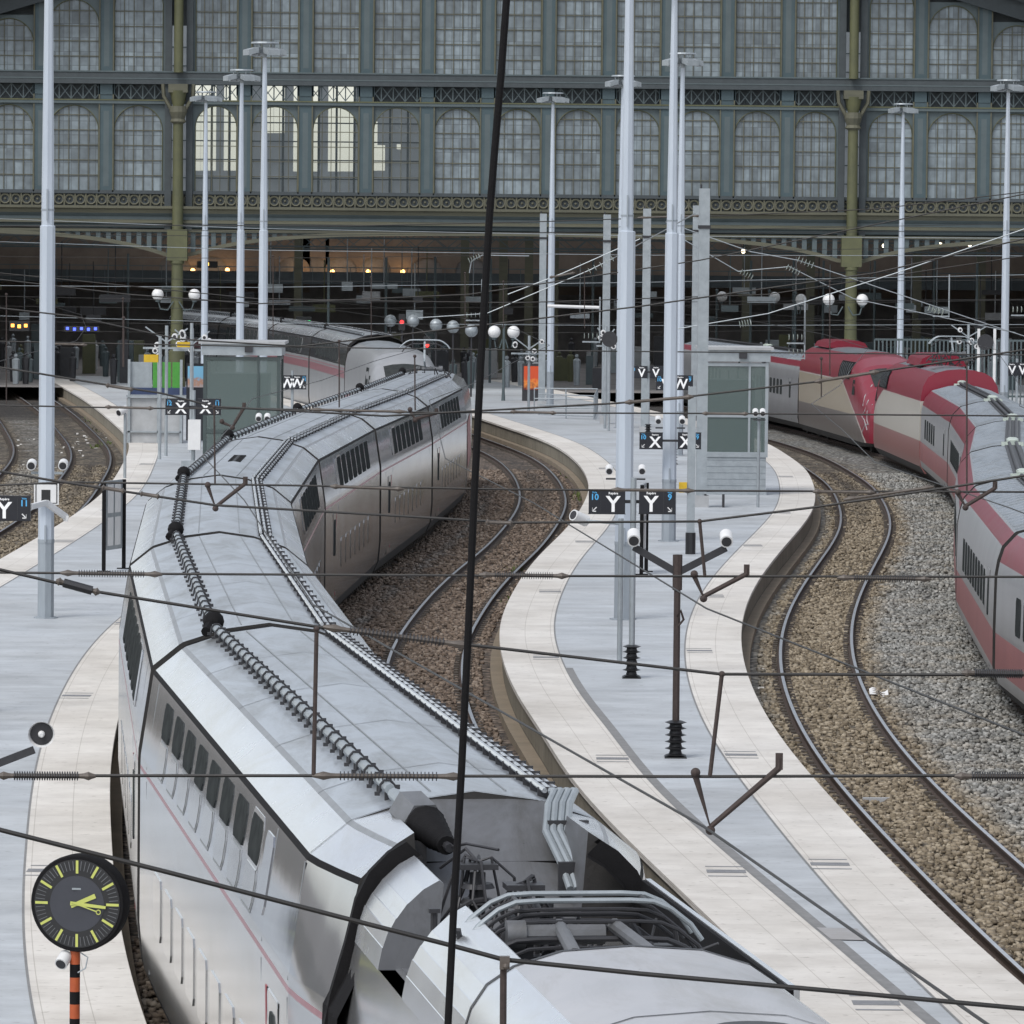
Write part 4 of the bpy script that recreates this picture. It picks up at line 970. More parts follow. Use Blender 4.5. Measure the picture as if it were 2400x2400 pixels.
girder(COLX[0]+.25, COLX[1]-.25, COLX); girder(COLX[0]-19, COLX[0]-.25, [COLX[0]]); girder(COLX[1]+.25, COLX[1]+19, [COLX[1]])
for cx in COLX:
    m = MB(); y = YF-.75
    m.tube([(cx,y,PZ-.1),(cx,y,1.1),(cx,y,1.15),(cx,y,2.5),(cx,y,2.55),(cx,y,7.0),(cx,y,7.05),(cx,y,7.2)], [.46,.46,.42,.42,.33,.29,.36,.36], 16)
    m.box(cx-.52, cx+.52, YF-1.05, YF-.2, 7.2, hz(545))
    m.tube([(cx,y,hz(545)),(cx,y,14.3)], [.28,.26], 16); m.tube([(cx,y,15.2),(cx,y,16.0)], [.28,.45], 16); m.tube([(cx,y,ZB1),(cx,y,roofz(cx)-.5)], .24, 16)
    o = m.build('column', MT['olive'], hall, smooth=True)
    m = MB(); m.tube([(cx,y,14.3),(cx,y,14.4),(cx,y,14.55),(cx,y,14.9),(cx,y,15.2)], [.3,.42,.34,.46,.42], 12); m.box(cx-.5,cx+.5,YF-1.1,YF-.3,15.9,ZB0)
    for s in (-1,1): m.tube([(cx+s*.3,y,14.9),(cx+s*.75,y,15.7),(cx+s*.8,y,ZB0)], .1, 6)
    m.build('capital', MT['ledgeir'], o)
    m = MB()
    for s in (-.55,.55): m.box(cx+s-.17, cx+s+.17, YF-.3, YF+.1, hz(545), roofz(cx)-.5)
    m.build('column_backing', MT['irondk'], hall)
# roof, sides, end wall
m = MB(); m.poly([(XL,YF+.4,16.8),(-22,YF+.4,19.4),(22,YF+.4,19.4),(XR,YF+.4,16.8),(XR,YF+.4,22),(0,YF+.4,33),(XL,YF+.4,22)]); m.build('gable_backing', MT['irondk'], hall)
m = MB()
for s in (-1, 1):
    m.prism([(0,YF-2.6,32.6),(s*42,YF-2.6,20.),(s*42,YF-2.6,17.),(0,YF-2.6,29.6)], (0, 5, 0))
    for xa, xb in ((0,6),(14,20),(30,42)):
        m.prism([(s*xa,YF+2.4,30.2-.3*xa),(s*xb,YF+2.4,30.2-.3*xb),(s*xb,YF+2.4,29.8-.3*xb),(s*xa,YF+2.4,29.8-.3*xa)], (0, YE+4-YF-2.4, 0))
m.build('roof', MT['irondk'], hall)
mk, Nk, Lk = newmat('skylight_glass'); trk = Nk.new('ShaderNodeBsdfTranslucent'); trk.inputs[0].default_value = (.9,.92,.93,1); Lk.new(trk.outputs[0], Nk['Material Output'].inputs['Surface'])
for s in (-1, 1):
    for xa, xb in ((6,14),(20,30)):
        m = MB(); m.poly([(s*xa,YF+2.4,30-.3*xa),(s*xb,YF+2.4,30-.3*xb),(s*xb,YE+4,30-.3*xb),(s*xa,YE+4,30-.3*xa)]); m.build('skylight', mk, hall)
m = MB(); m.k = 0
for s in (-1, 1): m.beam((0,YF-2.65,29.6),(s*42,YF-2.65,17.),.1,.3); m.beam((0,YF-1.2,28.9),(s*42,YF-1.2,16.3),.1,.16); m.beam((0,YF-.5,28.4),(s*42,YF-.5,15.8),.2,.9)
m.build('bargeboard', MT['irondk'], hall)
m = MB()
for s in (-1, 1): m.box(s*38-.3, s*38+.3, YF-.5, YE, 0, 18)
m.build('side_wall', MT['halldark'], hall)
def endrect(a, b, t, q): 
    A = V(a, t, YE); B = V(b, q, YE); return (A[0], B[0], B[1], A[1])
wins = [endrect(*q) for q in ((441,470,196,400),(472,506,196,400),(526,554,150,400),(621,641,138,312),(643,667,138,312),(689,708,144,402),(722,748,150,402),(770,796,196,402),(797,830,196,402),(872,884,285,400),(884,902,340,400),(930,940,338,350))]
ws = MB(); xs = sorted(set([XL, XR]+[w[0] for w in wins]+[w[1] for w in wins])); zs = sorted(set([9.4, 27]+[w[2] for w in wins]+[w[3] for w in wins]))
for a, b in zip(xs, xs[1:]):
    for c, d in zip(zs, zs[1:]):
        if any(w[0] <= (a+b)/2 <= w[1] and w[2] <= (c+d)/2 <= w[3] for w in wins): continue
        ws.poly([(a,YE,c),(b,YE,c),(b,YE,d),(a,YE,d)])
m_, N_, L_ = newmat('frosted_end_glazing'); N_['Principled BSDF'].inputs['Base Color'].default_value = (.16,.175,.185,1)
tr = N_.new('ShaderNodeBsdfTranslucent'); tr.inputs[0].default_value = (.20,.215,.225,1); ad = N_.new('ShaderNodeAddShader'); L_.new(N_['Principled BSDF'].outputs[0], ad.inputs[0]); L_.new(tr.outputs[0], ad.inputs[1]); L_.new(ad.outputs[0], N_['Material Output'].inputs['Surface'])
ew = ws.build('end_glazing', m_, hall)
m_, N_, L_ = newmat('bright_end_panes'); tr = N_.new('ShaderNodeBsdfTranslucent'); tr.inputs[0].default_value = (.95,.95,.86,1); t2 = N_.new('ShaderNodeBsdfTransparent'); t2.inputs[0].default_value = (1,1,.93,1); mx_ = N_.new('ShaderNodeMixShader'); mx_.inputs[0].default_value = .6
L_.new(tr.outputs[0], mx_.inputs[1]); L_.new(t2.outputs[0], mx_.inputs[2]); L_.new(mx_.outputs[0], N_['Material Output'].inputs['Surface'])
for w in wins:
    m = MB(); m.poly([(w[0],YE+.1,w[2]),(w[1],YE+.1,w[2]),(w[1],YE+.1,w[3]),(w[0],YE+.1,w[3])]); m.build('end_window', m_, hall)
m = MB(); x = XL
while x < XR: m.box(x-.07,x+.07,YE-.25,YE-.1,9.5,26); x += 1.15
for z in (11,12.2,13.4,14.6,15.8,17,18.2,19.4,20.6): m.box(XL,XR,YE-.24,YE-.12,z-.04,z+.04)
m.build('end_mullions', MT['iron'], hall)
# brown stone end wall with arched openings, gallery and people-height darkness
aw = []
for px in (410,495,690,735,800,880,1000,1105): aw.append((V(px,600,YE)[0], 1.35))
m = MB(); xs = [XL]; 
for x, w in aw: xs += [x-w*.75, x+w*.75]
xs.append(XR)
zlo, zhi, zop = V(1200,690,YE)[1], 9.6, V(1200,606,YE)[1]
for i, (a, b) in enumerate(zip(xs, xs[1:])):
    if i % 2 == 0: m.poly([(a,YE-.3,zlo),(b,YE-.3,zlo),(b,YE-.3,zhi),(a,YE-.3,zhi)])
    else:
        r = (b-a)/2; c = (a+b)/2; A = [(c-r*math.cos(t), zop-r*.8+r*.8*math.sin(t)) for t in [math.pi*k/10 for k in range(11)]]
        for (x0, z0), (x1, z1) in zip(A, A[1:]): m.poly([(x0,YE-.3,z0),(x1,YE-.3,z1),(x1,YE-.3,zhi),(x0,YE-.3,zhi)])
m.build('end_wall', MT['hallwall'], hall)
m = MB(); m.box(XL, XR, YE-6, YE-.4, V(1200,668,YE)[1], V(1200,655,YE)[1]); m.box(XL, XR, YE-5.9, YE-5.8, V(1200,655,YE)[1], V(1200,640,YE)[1]); m.build('gallery', MT['irondk'], hall)
m = MB(); zr = V(1200,632,YE-6)[1]; m.box(XL, XR, YE-6.05, YE-5.98, zr, zr+.06)
x = XL
while x < XR: m.box(x-.02, x+.02, YE-6.03, YE-6.0, zr-1.0, zr); x += 1.2
m.build('gallery_railing', MT['iron'], hall)
m = MB(); m.box(XL, XR, YE-.2, YE, 0, 9.4); m.build('back_wall', MT['halldark'], hall)
for px in (700,1090,1180,1240,1300,1640,1750,1900,2150,2300):
    x, z = V(px, 600, YE-28); m = MB(); m.box(x-.25, x+.25, YE-28.3, YE-27.8, 0, 9.6); m.build('inner_column', MT['ledgeir'], hall)
# paving inside the hall
struct((lambda q: (q.poly([(XL,YF,PZ-.02),(XR,YF,PZ-.02),(XR,YE,PZ-.02),(XL,YE,PZ-.02)]), q.build('hall_floor', MT['halldark']))[1])(MB()), 'dark floor inside the hall')
for k, (Y, z) in enumerate(((287,8.4),(297,7.9),(308,8.6),(320,7.7))):
    m = MB(); m.box(XL, XR, Y-.06, Y+.06, z, z+.1); m.box(XL, XR, Y-.06, Y+.06, z+.7, z+.78); x = XL
    while x < XR: m.beam((x, Y, z), (x+.9, Y, z+.74), .05); m.beam((x+.9, Y, z+.74), (x+1.8, Y, z), .05); x += 1.8
    m.build('inner_truss', MT['iron'], hall)
for px in (300,480,620,770,905,1020,1150,1390,1480,1760,1860,1930,2050,2190,2290):
    x, _ = V(px, 650, 284+px % 7*5); y = 284+px % 7*5; m = MB(); m.tube([(x,y,PZ),(x,y,7.4)], .07, 8); m.build('inner_post', MT['iron'], hall)
lampm = emit('warm_lamp', (1.,.5,.16), 2.6)
for i, (px, py) in enumerate(((452,634),(533,633),(699,636),(779,637),(863,637),(944,637))):
    x, y, z = P3(px, py, YE-.75); t = thing('wall_lamp', (x, y, z), ['small warm lit wall lamp beside the olive column, first from left','second warm lit wall lamp along the brown arcade, beside the yellow board','third warm lit wall lamp from left on the brown arcade','fourth warm lit wall lamp from left on the brown arcade','fifth warm lit wall lamp from left, left of the dark screen','sixth warm lit wall lamp, rightmost of the row on the brown arcade'][i], 'lamp', 'warm wall lamps on the brown arcade')
    m = MB(); m.sphere((x,y,z), .15, 10, 7); m.build('lamp_shade', lampm, t, smooth=True)
    m = MB(); m.tube([(x,y+.4,z-.35),(x,y,z-.3),(x,y,z-.18)], .04, 6); m.build('lamp_bracket', MT['dark'], t)
    pl_ = bpy.data.lights.new('lamp_light', 'POINT'); pl_.energy = 16; pl_.color = (1,.62,.28); pl_.shadow_soft_size = .25; lo = bpy.data.objects.new('lamp_light', pl_); COL.objects.link(lo); lo.parent = t; lo.location = (0,-.5,.1)
for i, (px, py) in enumerate(((1957,577),(2072,576),(2203,573),(2273,573),(1742,589))):
    x, y, z = P3(px, py, YF+6); t = thing('hall_lamp', (x, y, z), 'small bright lit lamp hanging behind the arch girder, '+['just left of the right olive column','just right of the right olive column','left of a close pair at right','right of a close pair at right','above the right lift cabin'][i], 'lamp', 'lit lamps under the hall arches')
    m = MB(); m.sphere((x,y,z), .11, 10, 7); m.build('lamp_globe', emit('white_lamp', (1.,.86,.6), 3.), t, smooth=True); m = MB(); m.tube([(x,y,z+.1),(x,y,z+2.2)], .025, 5); m.build('lamp_rod', MT['dark'], t)
# glimmering displays in the dark hall
def display(px0, px1, py0, py1, Y, col, s, label, dots=None, cat='display'):
    x0, zt = V(px0, py0, Y); x1, zb = V(px1, py1, Y); t = thing('departure_display', ((x0+x1)/2, Y, zb), label, cat)
    m = MB(); m.box(x0, x1, Y, Y+.25, zb, zt); m.build('housing', MT['black'], t)
    w = x1-x0; h = zt-zb; cm = emit('lit_cells', col, s)
    for i in range(dots or 3):
        c = x0+w*(i+.5)/(dots or 3); r = min(w/(dots or 3)*.34, h*.34); m = MB()
        m.box(c-r*.7,c+r*.7,Y-.02,Y,zb+h*.5-r*(.5+.4*(i%2)),zb+h*.5+r*(.9-.3*(i%2))); m.build('lit_cell', cm, t)
display(22,68,752,776,262,(1,.36,.05),2.5,'orange lit departure display in the dark hall at far left',3)
display(150,232,764,778,268,(.06,.1,1.),1.6,'row of dim blue lit signs in the dark hall left of the kiosk',5)
display(694,730,742,768,285,(.03,1,.22),1.6,'green lit display above the white-nosed train',3)
display(462,510,612,628,338,(1,.6,.1),1.2,'yellow lit board on the brown arcade',1)
def signal(px, py, Y, col, label):
    x, y, z = P3(px, py, Y); t = thing('railway_signal', (x, y, PZ), label, 'signal')
    m = MB(); m.tube([(x,y+.1,PZ),(x,y+.1,z+.3)], .06, 8); m.build('post', MT['dark'], t)
    m = MB(); m.box(x-.16,x+.16,y-.05,y+.15,z-.4,z+.4); m.build('head', MT['black'], t)
    m = MB(); m.tube([(x,y-.07,z),(x,y-.12,z)], .1, 12); m.build('lens', emit('red_signal', col, 1.3), t)
signal(942,755,262,(1,.03,.03),'small red signal lamp among dark hanging globes in the hall'); signal(1001,809,245,(1,.05,.04),'red signal lamp beside the raised pantograph')
# ================================================================== masts, lamps, signs, cabins
def onplat(px, Y, z=PZ): return V(px, 555+ (H-z)*F/Y, Y)[0]
def mast(X, Y, ztop, label, r0=.17, r1=.13, r2=.1, zs=8.75, head=True):
    t = thing('lamp_mast', (X, Y, PZ), label, 'lamp mast', 'tall pale lamp masts on the platforms')
    n = 8; m = MB(); m.tube([(X,Y,2.2),(X,Y,zs-.02)], [r0*.98,r0*.93], n); m.k = 1
    m.tube([(X,Y,PZ),(X,Y,2.2)], [r0,r0*.985], n); m.build('lower_shaft', [MT['pole'], MT['poledk']], t)
    m = MB(); m.tube([(X,Y,zs-.02),(X,Y,zs),(X,Y,zs+.9),(X,Y,ztop)], [r0*.93,r1,r1*.98,r2*.75], n); m.build('upper_shaft', MT['pole'], t)
    m = MB(); m.tube([(X,Y,zs+.3),(X,Y,zs+.34)], r1*1.06, n); m.build('clamp_band', MT['poledk'], t); m = MB(); m.tube([(X,Y,2.12),(X,Y,2.2)], r0*1.03, n); m.build('clamp_band', MT['poledk'], t); m = MB(); m.box(X-.015,X+.015,Y-r1-.03,Y-r1+.01,zs+.1,zs+.75); m.build('cable_cover', MT['poledk'], t); m = MB(); m.box(X-.02,X+.02,Y-r0-.02,Y-r0+.02,2.15,2.5); m.build('access_hatch', MT['poledk'], t)
    m = MB(); m.tube([(X,Y,PZ),(X,Y,PZ+.025)], r0*1.5, n); m.build('base_plate', MT['poledk'], t)
    if head:
        m = MB(); z = ztop
        m.tube([(X,Y,z-.1),(X,Y,z+.35)], .07, 8); m.tube([(X,Y,z+.5),(X,Y,z+.56)], [.5,.48], 18)
        for k in range(4): a = k*math.pi/2+.5; m.tube([(X,Y,z+.2),(X+.5*math.cos(a),Y+.5*math.sin(a),z+.1)], .035, 6); m.tube([(X+.35*math.cos(a),Y+.35*math.sin(a),z+.1),(X+.4*math.cos(a),Y+.4*math.sin(a),z+.52)], .02, 5)
        m.build('head_frame', MT['galv'], t)
        for k in range(4):
            a = k*math.pi/2+.5; d = Vector((math.cos(a), math.sin(a), 0)); s = Vector((-d.y, d.x, 0)); c = Vector((X,Y,z+.05))+d*.55; m = MB()
            A = [c+s*i*.24+d*j*.2+Vector((0,0,zz)) for i, j, zz in ((-1,-1,.12),(1,-1,.12),(1,1,.02),(-1,1,.02))]; B = [p+Vector((0,0,.16)) for p in A]; B = [c+(p-c)*1.0 for p in B]
            m.prism([tuple(p) for p in A], (0,0,.2)); fl = m.build('floodlight', MT['galv'], t)
    return t
mast(V(107,1460,111.2)[0], 111.2, 15.2, 'tall pale lamp mast at far left with white plate, beside the Y 11 sign')
mast(V(1460,1450,112.4)[0], 112.4, 15.2, 'tall pale lamp mast in the middle, directly behind the Y signs', r0=.19)
mast(V(1567,1265,141.7)[0], 141.7, 15.2, 'tall pale lamp mast between the two X boards of the middle platform', r0=.19, r1=.14)
for px, Y, l in ((478,258,'shortest-looking far lamp mast behind the left cabin, left of three'),(561,223,'middle of the three lamp masts behind the left glass cabin'),(614,191,'tallest of the three lamp masts, behind the left cabin roof edge'),(1289,254,'lamp mast near the railing and orange poster with visible floodlight head'),(1452,226,'lamp mast with its head peeping out left of the middle mast'),(1590,198,'lamp mast with its head just right of the twin masts'),(2108,268,'lamp mast standing behind the red train noses'),(2352,227,'lamp mast at the right edge beside the V boards')):
    mast(onplat(px, Y), Y, 14.9, l, r0=.17, r1=.135)
def hmast(px, Y, zt, label, w=.32):
    X = onplat(px, Y); t = thing('catenary_mast', (X, Y, PZ), label, 'catenary mast', 'steel beam masts for the overhead wires')
    m = MB()
    m.box(X-w/2, X+w/2, Y-w/2, Y-w/2+.03, PZ, zt); m.box(X-w/2, X+w/2, Y+w/2-.03, Y+w/2, PZ, zt); m.box(X-.02, X+.02, Y-w/2+.03, Y+w/2-.03, PZ, zt); m.box(X-w/2, X-w/2+.02, Y-w/2+.03, Y+w/2-.03, PZ, zt)
    m.build('steel_beam', MT['galv'], t)
    m = MB(); m.box(X-w*.7, X+w*.7, Y-w*.7, Y+w*.7, PZ, PZ+.35); m.build('footing', MT['concrete'], t)
    m = MB(); m.box(X-w*.6, X+w*.6, Y-w*.6, Y-w/2-.003, zt-1.2, zt-1.1); m.tube([(X-.1,Y,zt),(X-.1,Y,zt+.12)], .03, 6); m.build('wire_clamp', MT['dark'], t); return t
hmast(1643,160,10.1,'nearest steel beam mast left of the right glass cabin'); hmast(1627,243,10.1,'steel beam mast right behind the nearest one by the cabin')
hmast(1511,218,9.8,'steel beam mast between the two tall central lamp masts'); hmast(1418,231,9.6,'steel beam mast left of the tall central lamp mast with insulators'); hmast(1269,251,9.7,'steel beam mast tight beside the lamp mast near the orange poster')
# railing, bench, poster by the hall
def railing(P, label, h=1.05):
    t = thing('railing', (*P[0], PZ), label, 'railing'); m = MB()
    for a, b in zip(P, P[1:]):
        for z in (h, h*.55, .15): m.tube([(*a, PZ+z), (*b, PZ+z)], .03, 6)
    m.build('handrail', MT['galv'], t)
    for a, b in zip(P, P[1:]):
        n = max(2, int(math.hypot(a[0]-b[0], a[1]-b[1])/1.4))
        for i in range(n): x = a[0]+(b[0]-a[0])*i/n; y = a[1]+(b[1]-a[1])*i/n; q = MB(); q.tube([(x,y,PZ),(x,y,PZ+h)], .03, 6); q.build('post', MT['galv'], t)
railing([(onplat(1252,247),247),(onplat(1400,247),247),(onplat(1392,236),236),(onplat(1262,238),238)], 'pale steel railing around the stair well near the orange poster')
def wire_insul(m, a, b, n=8, r=.09):
    a = Vector(a); b = Vector(b)
    for i in range(n): p = a+(b-a)*(i/(n-1)); d = (b-a).normalized()*.022; m.tube([p-d, p+d*.2], [r, r*.6], 10)
# glass lift cabins
def cabin(X, Y, w, d, zt, label, dark, base):
    t = thing('lift_cabin', (X, Y, PZ), label, 'lift cabin'); hw, hd = w/2, d/2
    gl = MT['cabinglass']; fr = MT['green' if dark else 'galv']
    zb = PZ+base
    if base:
        m = MB(); m.box(X-hw-.03,X+hw+.03,Y-hd-.03,Y+hd,PZ,PZ+.12); m.box(X-hw,X+hw,Y-hd,Y+hd,PZ+.12,zb-.06); m.box(X-hw-.05,X+hw+.05,Y-hd-.05,Y+hd,zb-.06,zb)
        for k in range(5): z = PZ+.3+k*.2; m.box(X-hw,X+hw,Y-hd-.015,Y-hd,z,z+.05)
        m.build('plinth', MT['galv'], t)
    m = MB()
    for sx in (-1,1):
        for sy in (-1,1): m.box(X+sx*hw-.05,X+sx*hw+.05,Y+sy*hd-.05,Y+sy*hd+.05,zb,zt)
    for z in (zb+.05, zb+(zt-zb)*.42, zt-.1): m.box(X-hw+.05,X+hw-.05,Y-hd-.04,Y-hd+.04,z-.05,z+.05); m.box(X-hw-.04,X-hw+.04,Y-hd+.05,Y+hd-.05,z-.05,z+.05); m.box(X+hw-.04,X+hw+.04,Y-hd+.05,Y+hd-.05,z-.05,z+.05)
    m.box(X+hw*.45-.035,X+hw*.45+.035,Y-hd-.035,Y-hd+.03,zb,zt)
    m.build('frame', fr, t)
    zm = zb+(zt-zb)*.42
    for z0, z1 in ((zb+.1,zm-.05),(zm+.05,zt-.15)):
        m = MB(); m.box(X-hw+.05,X+hw-.05,Y-hd-.012,Y-hd+.012,z0,z1); m.build('front_pane', gl, t)
        for s in (-1,1): m = MB(); m.box(X+s*hw-.012,X+s*hw+.012,Y-hd+.05,Y+hd-.05,z0,z1); m.build('side_pane', gl, t)
    m = MB(); m.box(X-hw+.15,X+hw-.35,Y-hd+.5,Y+hd-.15,zb,zt-.6); m.build('lift_car', MT['green'], t)
    m = MB(); m.box(X-hw-.1,X+hw+.1,Y-hd-.1,Y+hd+.1,zt,zt+.36); m.k = 1; m.prism([(X-hw-.2,Y-hd-.2,zt+.36),(X+hw+.2,Y-hd-.2,zt+.36),(X+hw+.2,Y+hd+.2,zt+.36),(X-hw-.2,Y+hd+.2,zt+.36)], (0,0,.09)); m.build('roof', [MT['galv'], MT['concrete']], t)
    m = MB(); m.box(X+.1,X+.35,Y-hd-.25,Y-hd-.1,zt+.1,zt+.28); m.build('roof_lamp', MT['dark'], t)
    return t
mg, Ng, Lg = newmat('cabin_glass'); b_ = Ng['Principled BSDF']; b_.inputs['Base Color'].default_value = (.13,.17,.165,1); b_.inputs['Roughness'].default_value = .12; b_.inputs['Alpha'].default_value = .66; MT['cabinglass'] = mg
cabin(onplat(1717,169), 169, 1.98, 2.4, 4.75, 'glass lift cabin with grey plinth on the middle platform', False, 1.25)
cabin(V(571,900,171)[0], 171, 2.35, 2.4, 4.75, 'dark green glass lift cabin left of the silver train', True, .02)
# loudspeakers and their arms
def speaker_parts(t, p, d, r=.1, L=.3, name='loudspeaker', horn=False):
    p = Vector(p); d = Vector(d).normalized(); m = MB()
    if horn: m.tube([p-d*L, p-d*L*.6, p-d*L*.35, p-d*.01, p], [r*.5,r*.55,r*.66,r,r], 20, cap=False); m.tube([p-d*.002, p-d*.06], [r*.995, r*.84], 20, cap=False); m.tube([p-d*L*1.02, p-d*L], r*.5, 18)
    else: m.tube([p-d*L, p-d*L*.96, p], [r*.85,r,r], 16)
    o = m.build(name, MT['white'], t, smooth=True); m = MB()
    if horn: m.tube([p-d*.07, p-d*.04], r*.84, 18)
    else: m.tube([p-d*.01, p+d*.006], r*.78, 16)
    m.build('speaker_mouth', MT['dark'], o)
    if horn: m = MB(); m.tube([p-d*.1, p-d*.0, p+d*.02], [r*.3,r*.24,r*.14], 12); m.build('horn_plug', MT['white'], o, smooth=True)
    return o
def ribbase(t, X, Y, n=5, r=.17, h=1.0):
    m = MB(); 
    for i in range(n): z = PZ+.02+h*i/n; m.tube([(X,Y,z),(X,Y,z+.02),(X,Y,z+.05)], [r*.55,r,r*.55], 18); m.tube([(X,Y,z+.05),(X,Y,z+h/n)], [r*.6,r*.5], 14)
    m.tube([(X,Y,PZ+h),(X,Y,PZ+h+.03),(X,Y,PZ+h+.06)], [r*.5,r*1.02,r*.5], 18); m.box(X-r,X+r,Y-r,Y+r,PZ,PZ+.02)
    m.build('ribbed_base', MT['black'], t, smooth=True)
Xs, Ys_ = V(1583,1775,82.5)[0], 82.5
t = thing('loudspeaker_post', (Xs, Ys_, PZ), 'dark loudspeaker post with two white speakers on V-shaped arms, ribbed black base', 'loudspeaker post')
ribbase(t, Xs, Ys_, 5, .17, .52); zt = V(1590,1300,Ys_)[1]
m = MB(); m.tube([(Xs,Ys_,PZ+.5),(Xs,Ys_,zt)], [.055,.05], 10); m.tube([(Xs,Ys_,zt-.55),(Xs,Ys_,zt)], .075, 8); m.tube([(Xs,Ys_-.1,zt-.95),(Xs+.05,Ys_-.16,zt-.85),(Xs+.1,Ys_-.1,zt-1.0),(Xs+.02,Ys_-.08,zt-1.1)], .02, 6); m.build('post', MT['rust'], t, smooth=True)
for px, py in ((1485,1282),(1702,1284)):
    q = P3(px, py, Ys_); m = MB(); m.beam((Xs, Ys_, zt-.28), q, .05, .11); m.build('arm', MT['dark'], t); speaker_parts(t, (q[0], q[1]-.12, q[2]+.1), (0,-1,-.35), .1, .3)
# second ribbed post carries the Y boards
sd_ = {}
def textmesh(s, size):
    k = (s, size)
    if k in sd_: return sd_[k]
    c = bpy.data.curves.new('t', 'FONT'); c.body = s; c.size = size; c.align_x = 'CENTER'; c.extrude = 0; c.offset = size*.022; c.resolution_u = 3
    o = bpy.data.objects.new('t', c); COL.objects.link(o); bpy.context.view_layer.update()
    me = bpy.data.meshes.new_from_object(o.evaluated_get(bpy.context.evaluated_depsgraph_get())); r = ([tuple(v.co) for v in me.vertices], [tuple(p.vertices) for p in me.polygons])
    bpy.data.objects.remove(o); bpy.data.meshes.remove(me); sd_[k] = r; return r
def put_text(m, s, size, x, y, z, bold=.0):
    for dx in (0,):
        v, f = textmesh(s, size); n = m.add([(x+a+dx, y-abs(dx)*.01, z+b) for a, b, c in v])
        for q in f: m.face([n+i for i in q])
def board(t, xc, y, zc, w, h, letter, num, left, nums='blue'):
    m = MB(); m.box(xc-w/2, xc+w/2, y, y+.09, zc-h/2, zc+h/2); b = m.build('sign_board', MT['signblk'], t)
    m = MB(); m.box(xc-w/2-.01, xc+w/2+.01, y+.01, y+.08, zc+h/2, zc+h/2+.012); m.box(xc-w/2-.01, xc+w/2+.01, y+.01, y+.08, zc-h/2-.012, zc-h/2); m.build('sign_frame', MT['dark'], b)
    s = -1 if left else 1; xl = xc-s*w*.17; xn = xc+s*w*.34; yy = y-.004
    m = MB(); put_text(m, letter, h*.95, xl, yy, zc-h*.40, h*.012); put_text(m, 'Repère', h*.14, xl, yy, zc+h*.34, h*.004); m.build('lettering', MT['lettering'], b)
    m = MB(); put_text(m, num, h*.36, xn, yy, zc+h*.1, h*.012); put_text(m, 'Voie', h*.11, xn, yy, zc+h*.38, .002); m.build('number', MT['signblue'], b)
    m = MB(); a = Vector((xn-s*h*.09, yy, zc-h*.22)); e = Vector((xn+s*h*.09, yy, zc-h*.4)); m.beam(a, e, .006, h*.045); m.beam(e, e+Vector((-s*h*.16,0,0)), .006, h*.045); m.beam(e, e+Vector((0,0,h*.16)), .006, h*.045); m.build('arrow', MT['white'], b)
    m = MB(); xd = xc+s*w*.17; m.box(xd-.004, xd+.004, y-.003, y, zc-h/2+.02, zc+h/2-.02); m.build('divider', MT['dark'], b)
Yp = 97.4; Xp = V(1480,1588,Yp)[0]
t = thing('platform_sign', (Xp, Yp, PZ), 'Y platform sign, two black boards numbered 10 and 9 on a grey ribbed post', 'platform sign', 'black platform signs with letters')
ribbase(t, Xp, Yp, 5, .17, .55); zt = V(1480,1120,Yp)[1]
m = MB(); m.tube([(Xp,Yp,PZ+.5),(Xp,Yp,zt)], .055, 12); m.build('post', MT['galv'], t, smooth=True)
for a, b, n, l in ((1380,1465,'10',True),(1498,1583,'9',False)):
    x0, z1 = V(a,1149,Yp); x1, z0 = V(b,1204,Yp); board(t, (x0+x1)/2, Yp-.05, (z0+z1)/2, x1-x0, z1-z0, 'Y', n, l)
m = MB(); x0 = V(1380,1177,Yp)[0]; x1, z = V(1583,1177,Yp); m.box(x0+.1, x1-.1, Yp+.04, Yp+.08, z-.03, z+.03); m.build('cross_bar', MT['dark'], t)
def xsign(c0, c1, py0, py1, Y, letter, n0, n1, label, w=54, post=True):
    xm, zm = V((c0+c1)/2, (py0+py1)/2, Y); t = thing('platform_sign', (xm, Y, PZ), label, 'platform sign', 'black platform signs with letters')
    for c, n, l in ((c0, n0, True), (c1, n1, False)):
        x0, z1 = V(c-w/2, py0, Y); x1, z0 = V(c+w/2, py1, Y); board(t, (x0+x1)/2, Y-.05, (z0+z1)/2, x1-x0, z1-z0, letter, n, l)
    xa = V(c0, py0, Y)[0]; xb = V(c1, py0, Y)[0]
    m = MB(); m.box(xa, xb, Y+.04, Y+.08, zm-.03, zm+.03); m.build('cross_bar', MT['dark'], t)
    if post: m = MB(); m.tube([(xm,Y+.1,PZ),(xm,Y+.1,zm+.45)], .055, 10); m.build('post', MT['galv'], t, smooth=True); ribbase(t, xm, Y+.1, 5, .15, .5)
    return t
xsign(1526,1616,1014,1052,141.2,'X','10','9','X platform sign, two black boards beside the twin tall masts', post=False)
t = xsign(415,491,935,972,146,'X','12','11','X platform sign, two black boards left of the silver train',54)
q = P3(455,1020,145.8); m = MB(); m.box(q[0]-.17,q[0]+.17,q[1],q[1]+.3,q[2]-.4,q[2]+.42); m.build('control_box', MT['white'], t); m = MB(); m.box(q[0]-.35,q[0]+.38,q[1],q[1]+.1,q[2]-1.1,q[2]-.7); m.build('small_plate', MT['galv'], t)
xsign(668,702,880,912,205,'W','12','11','W platform sign behind the left cabin, black boards',31)
xsign(1497,1544,858,886,215,'V','10','9','V platform sign far on the middle platform between masts',40)
xsign(1560,1602,880,914,190,'W','10','9','W platform sign half hidden behind the middle masts',44,)
xsign(2366,2402,850,880,232,'V','8','7','V platform sign at the right edge behind the grey coaches',34)
Yq = 89.; q0 = V(-20,1163,Yq); q1 = V(71,1220,Yq)
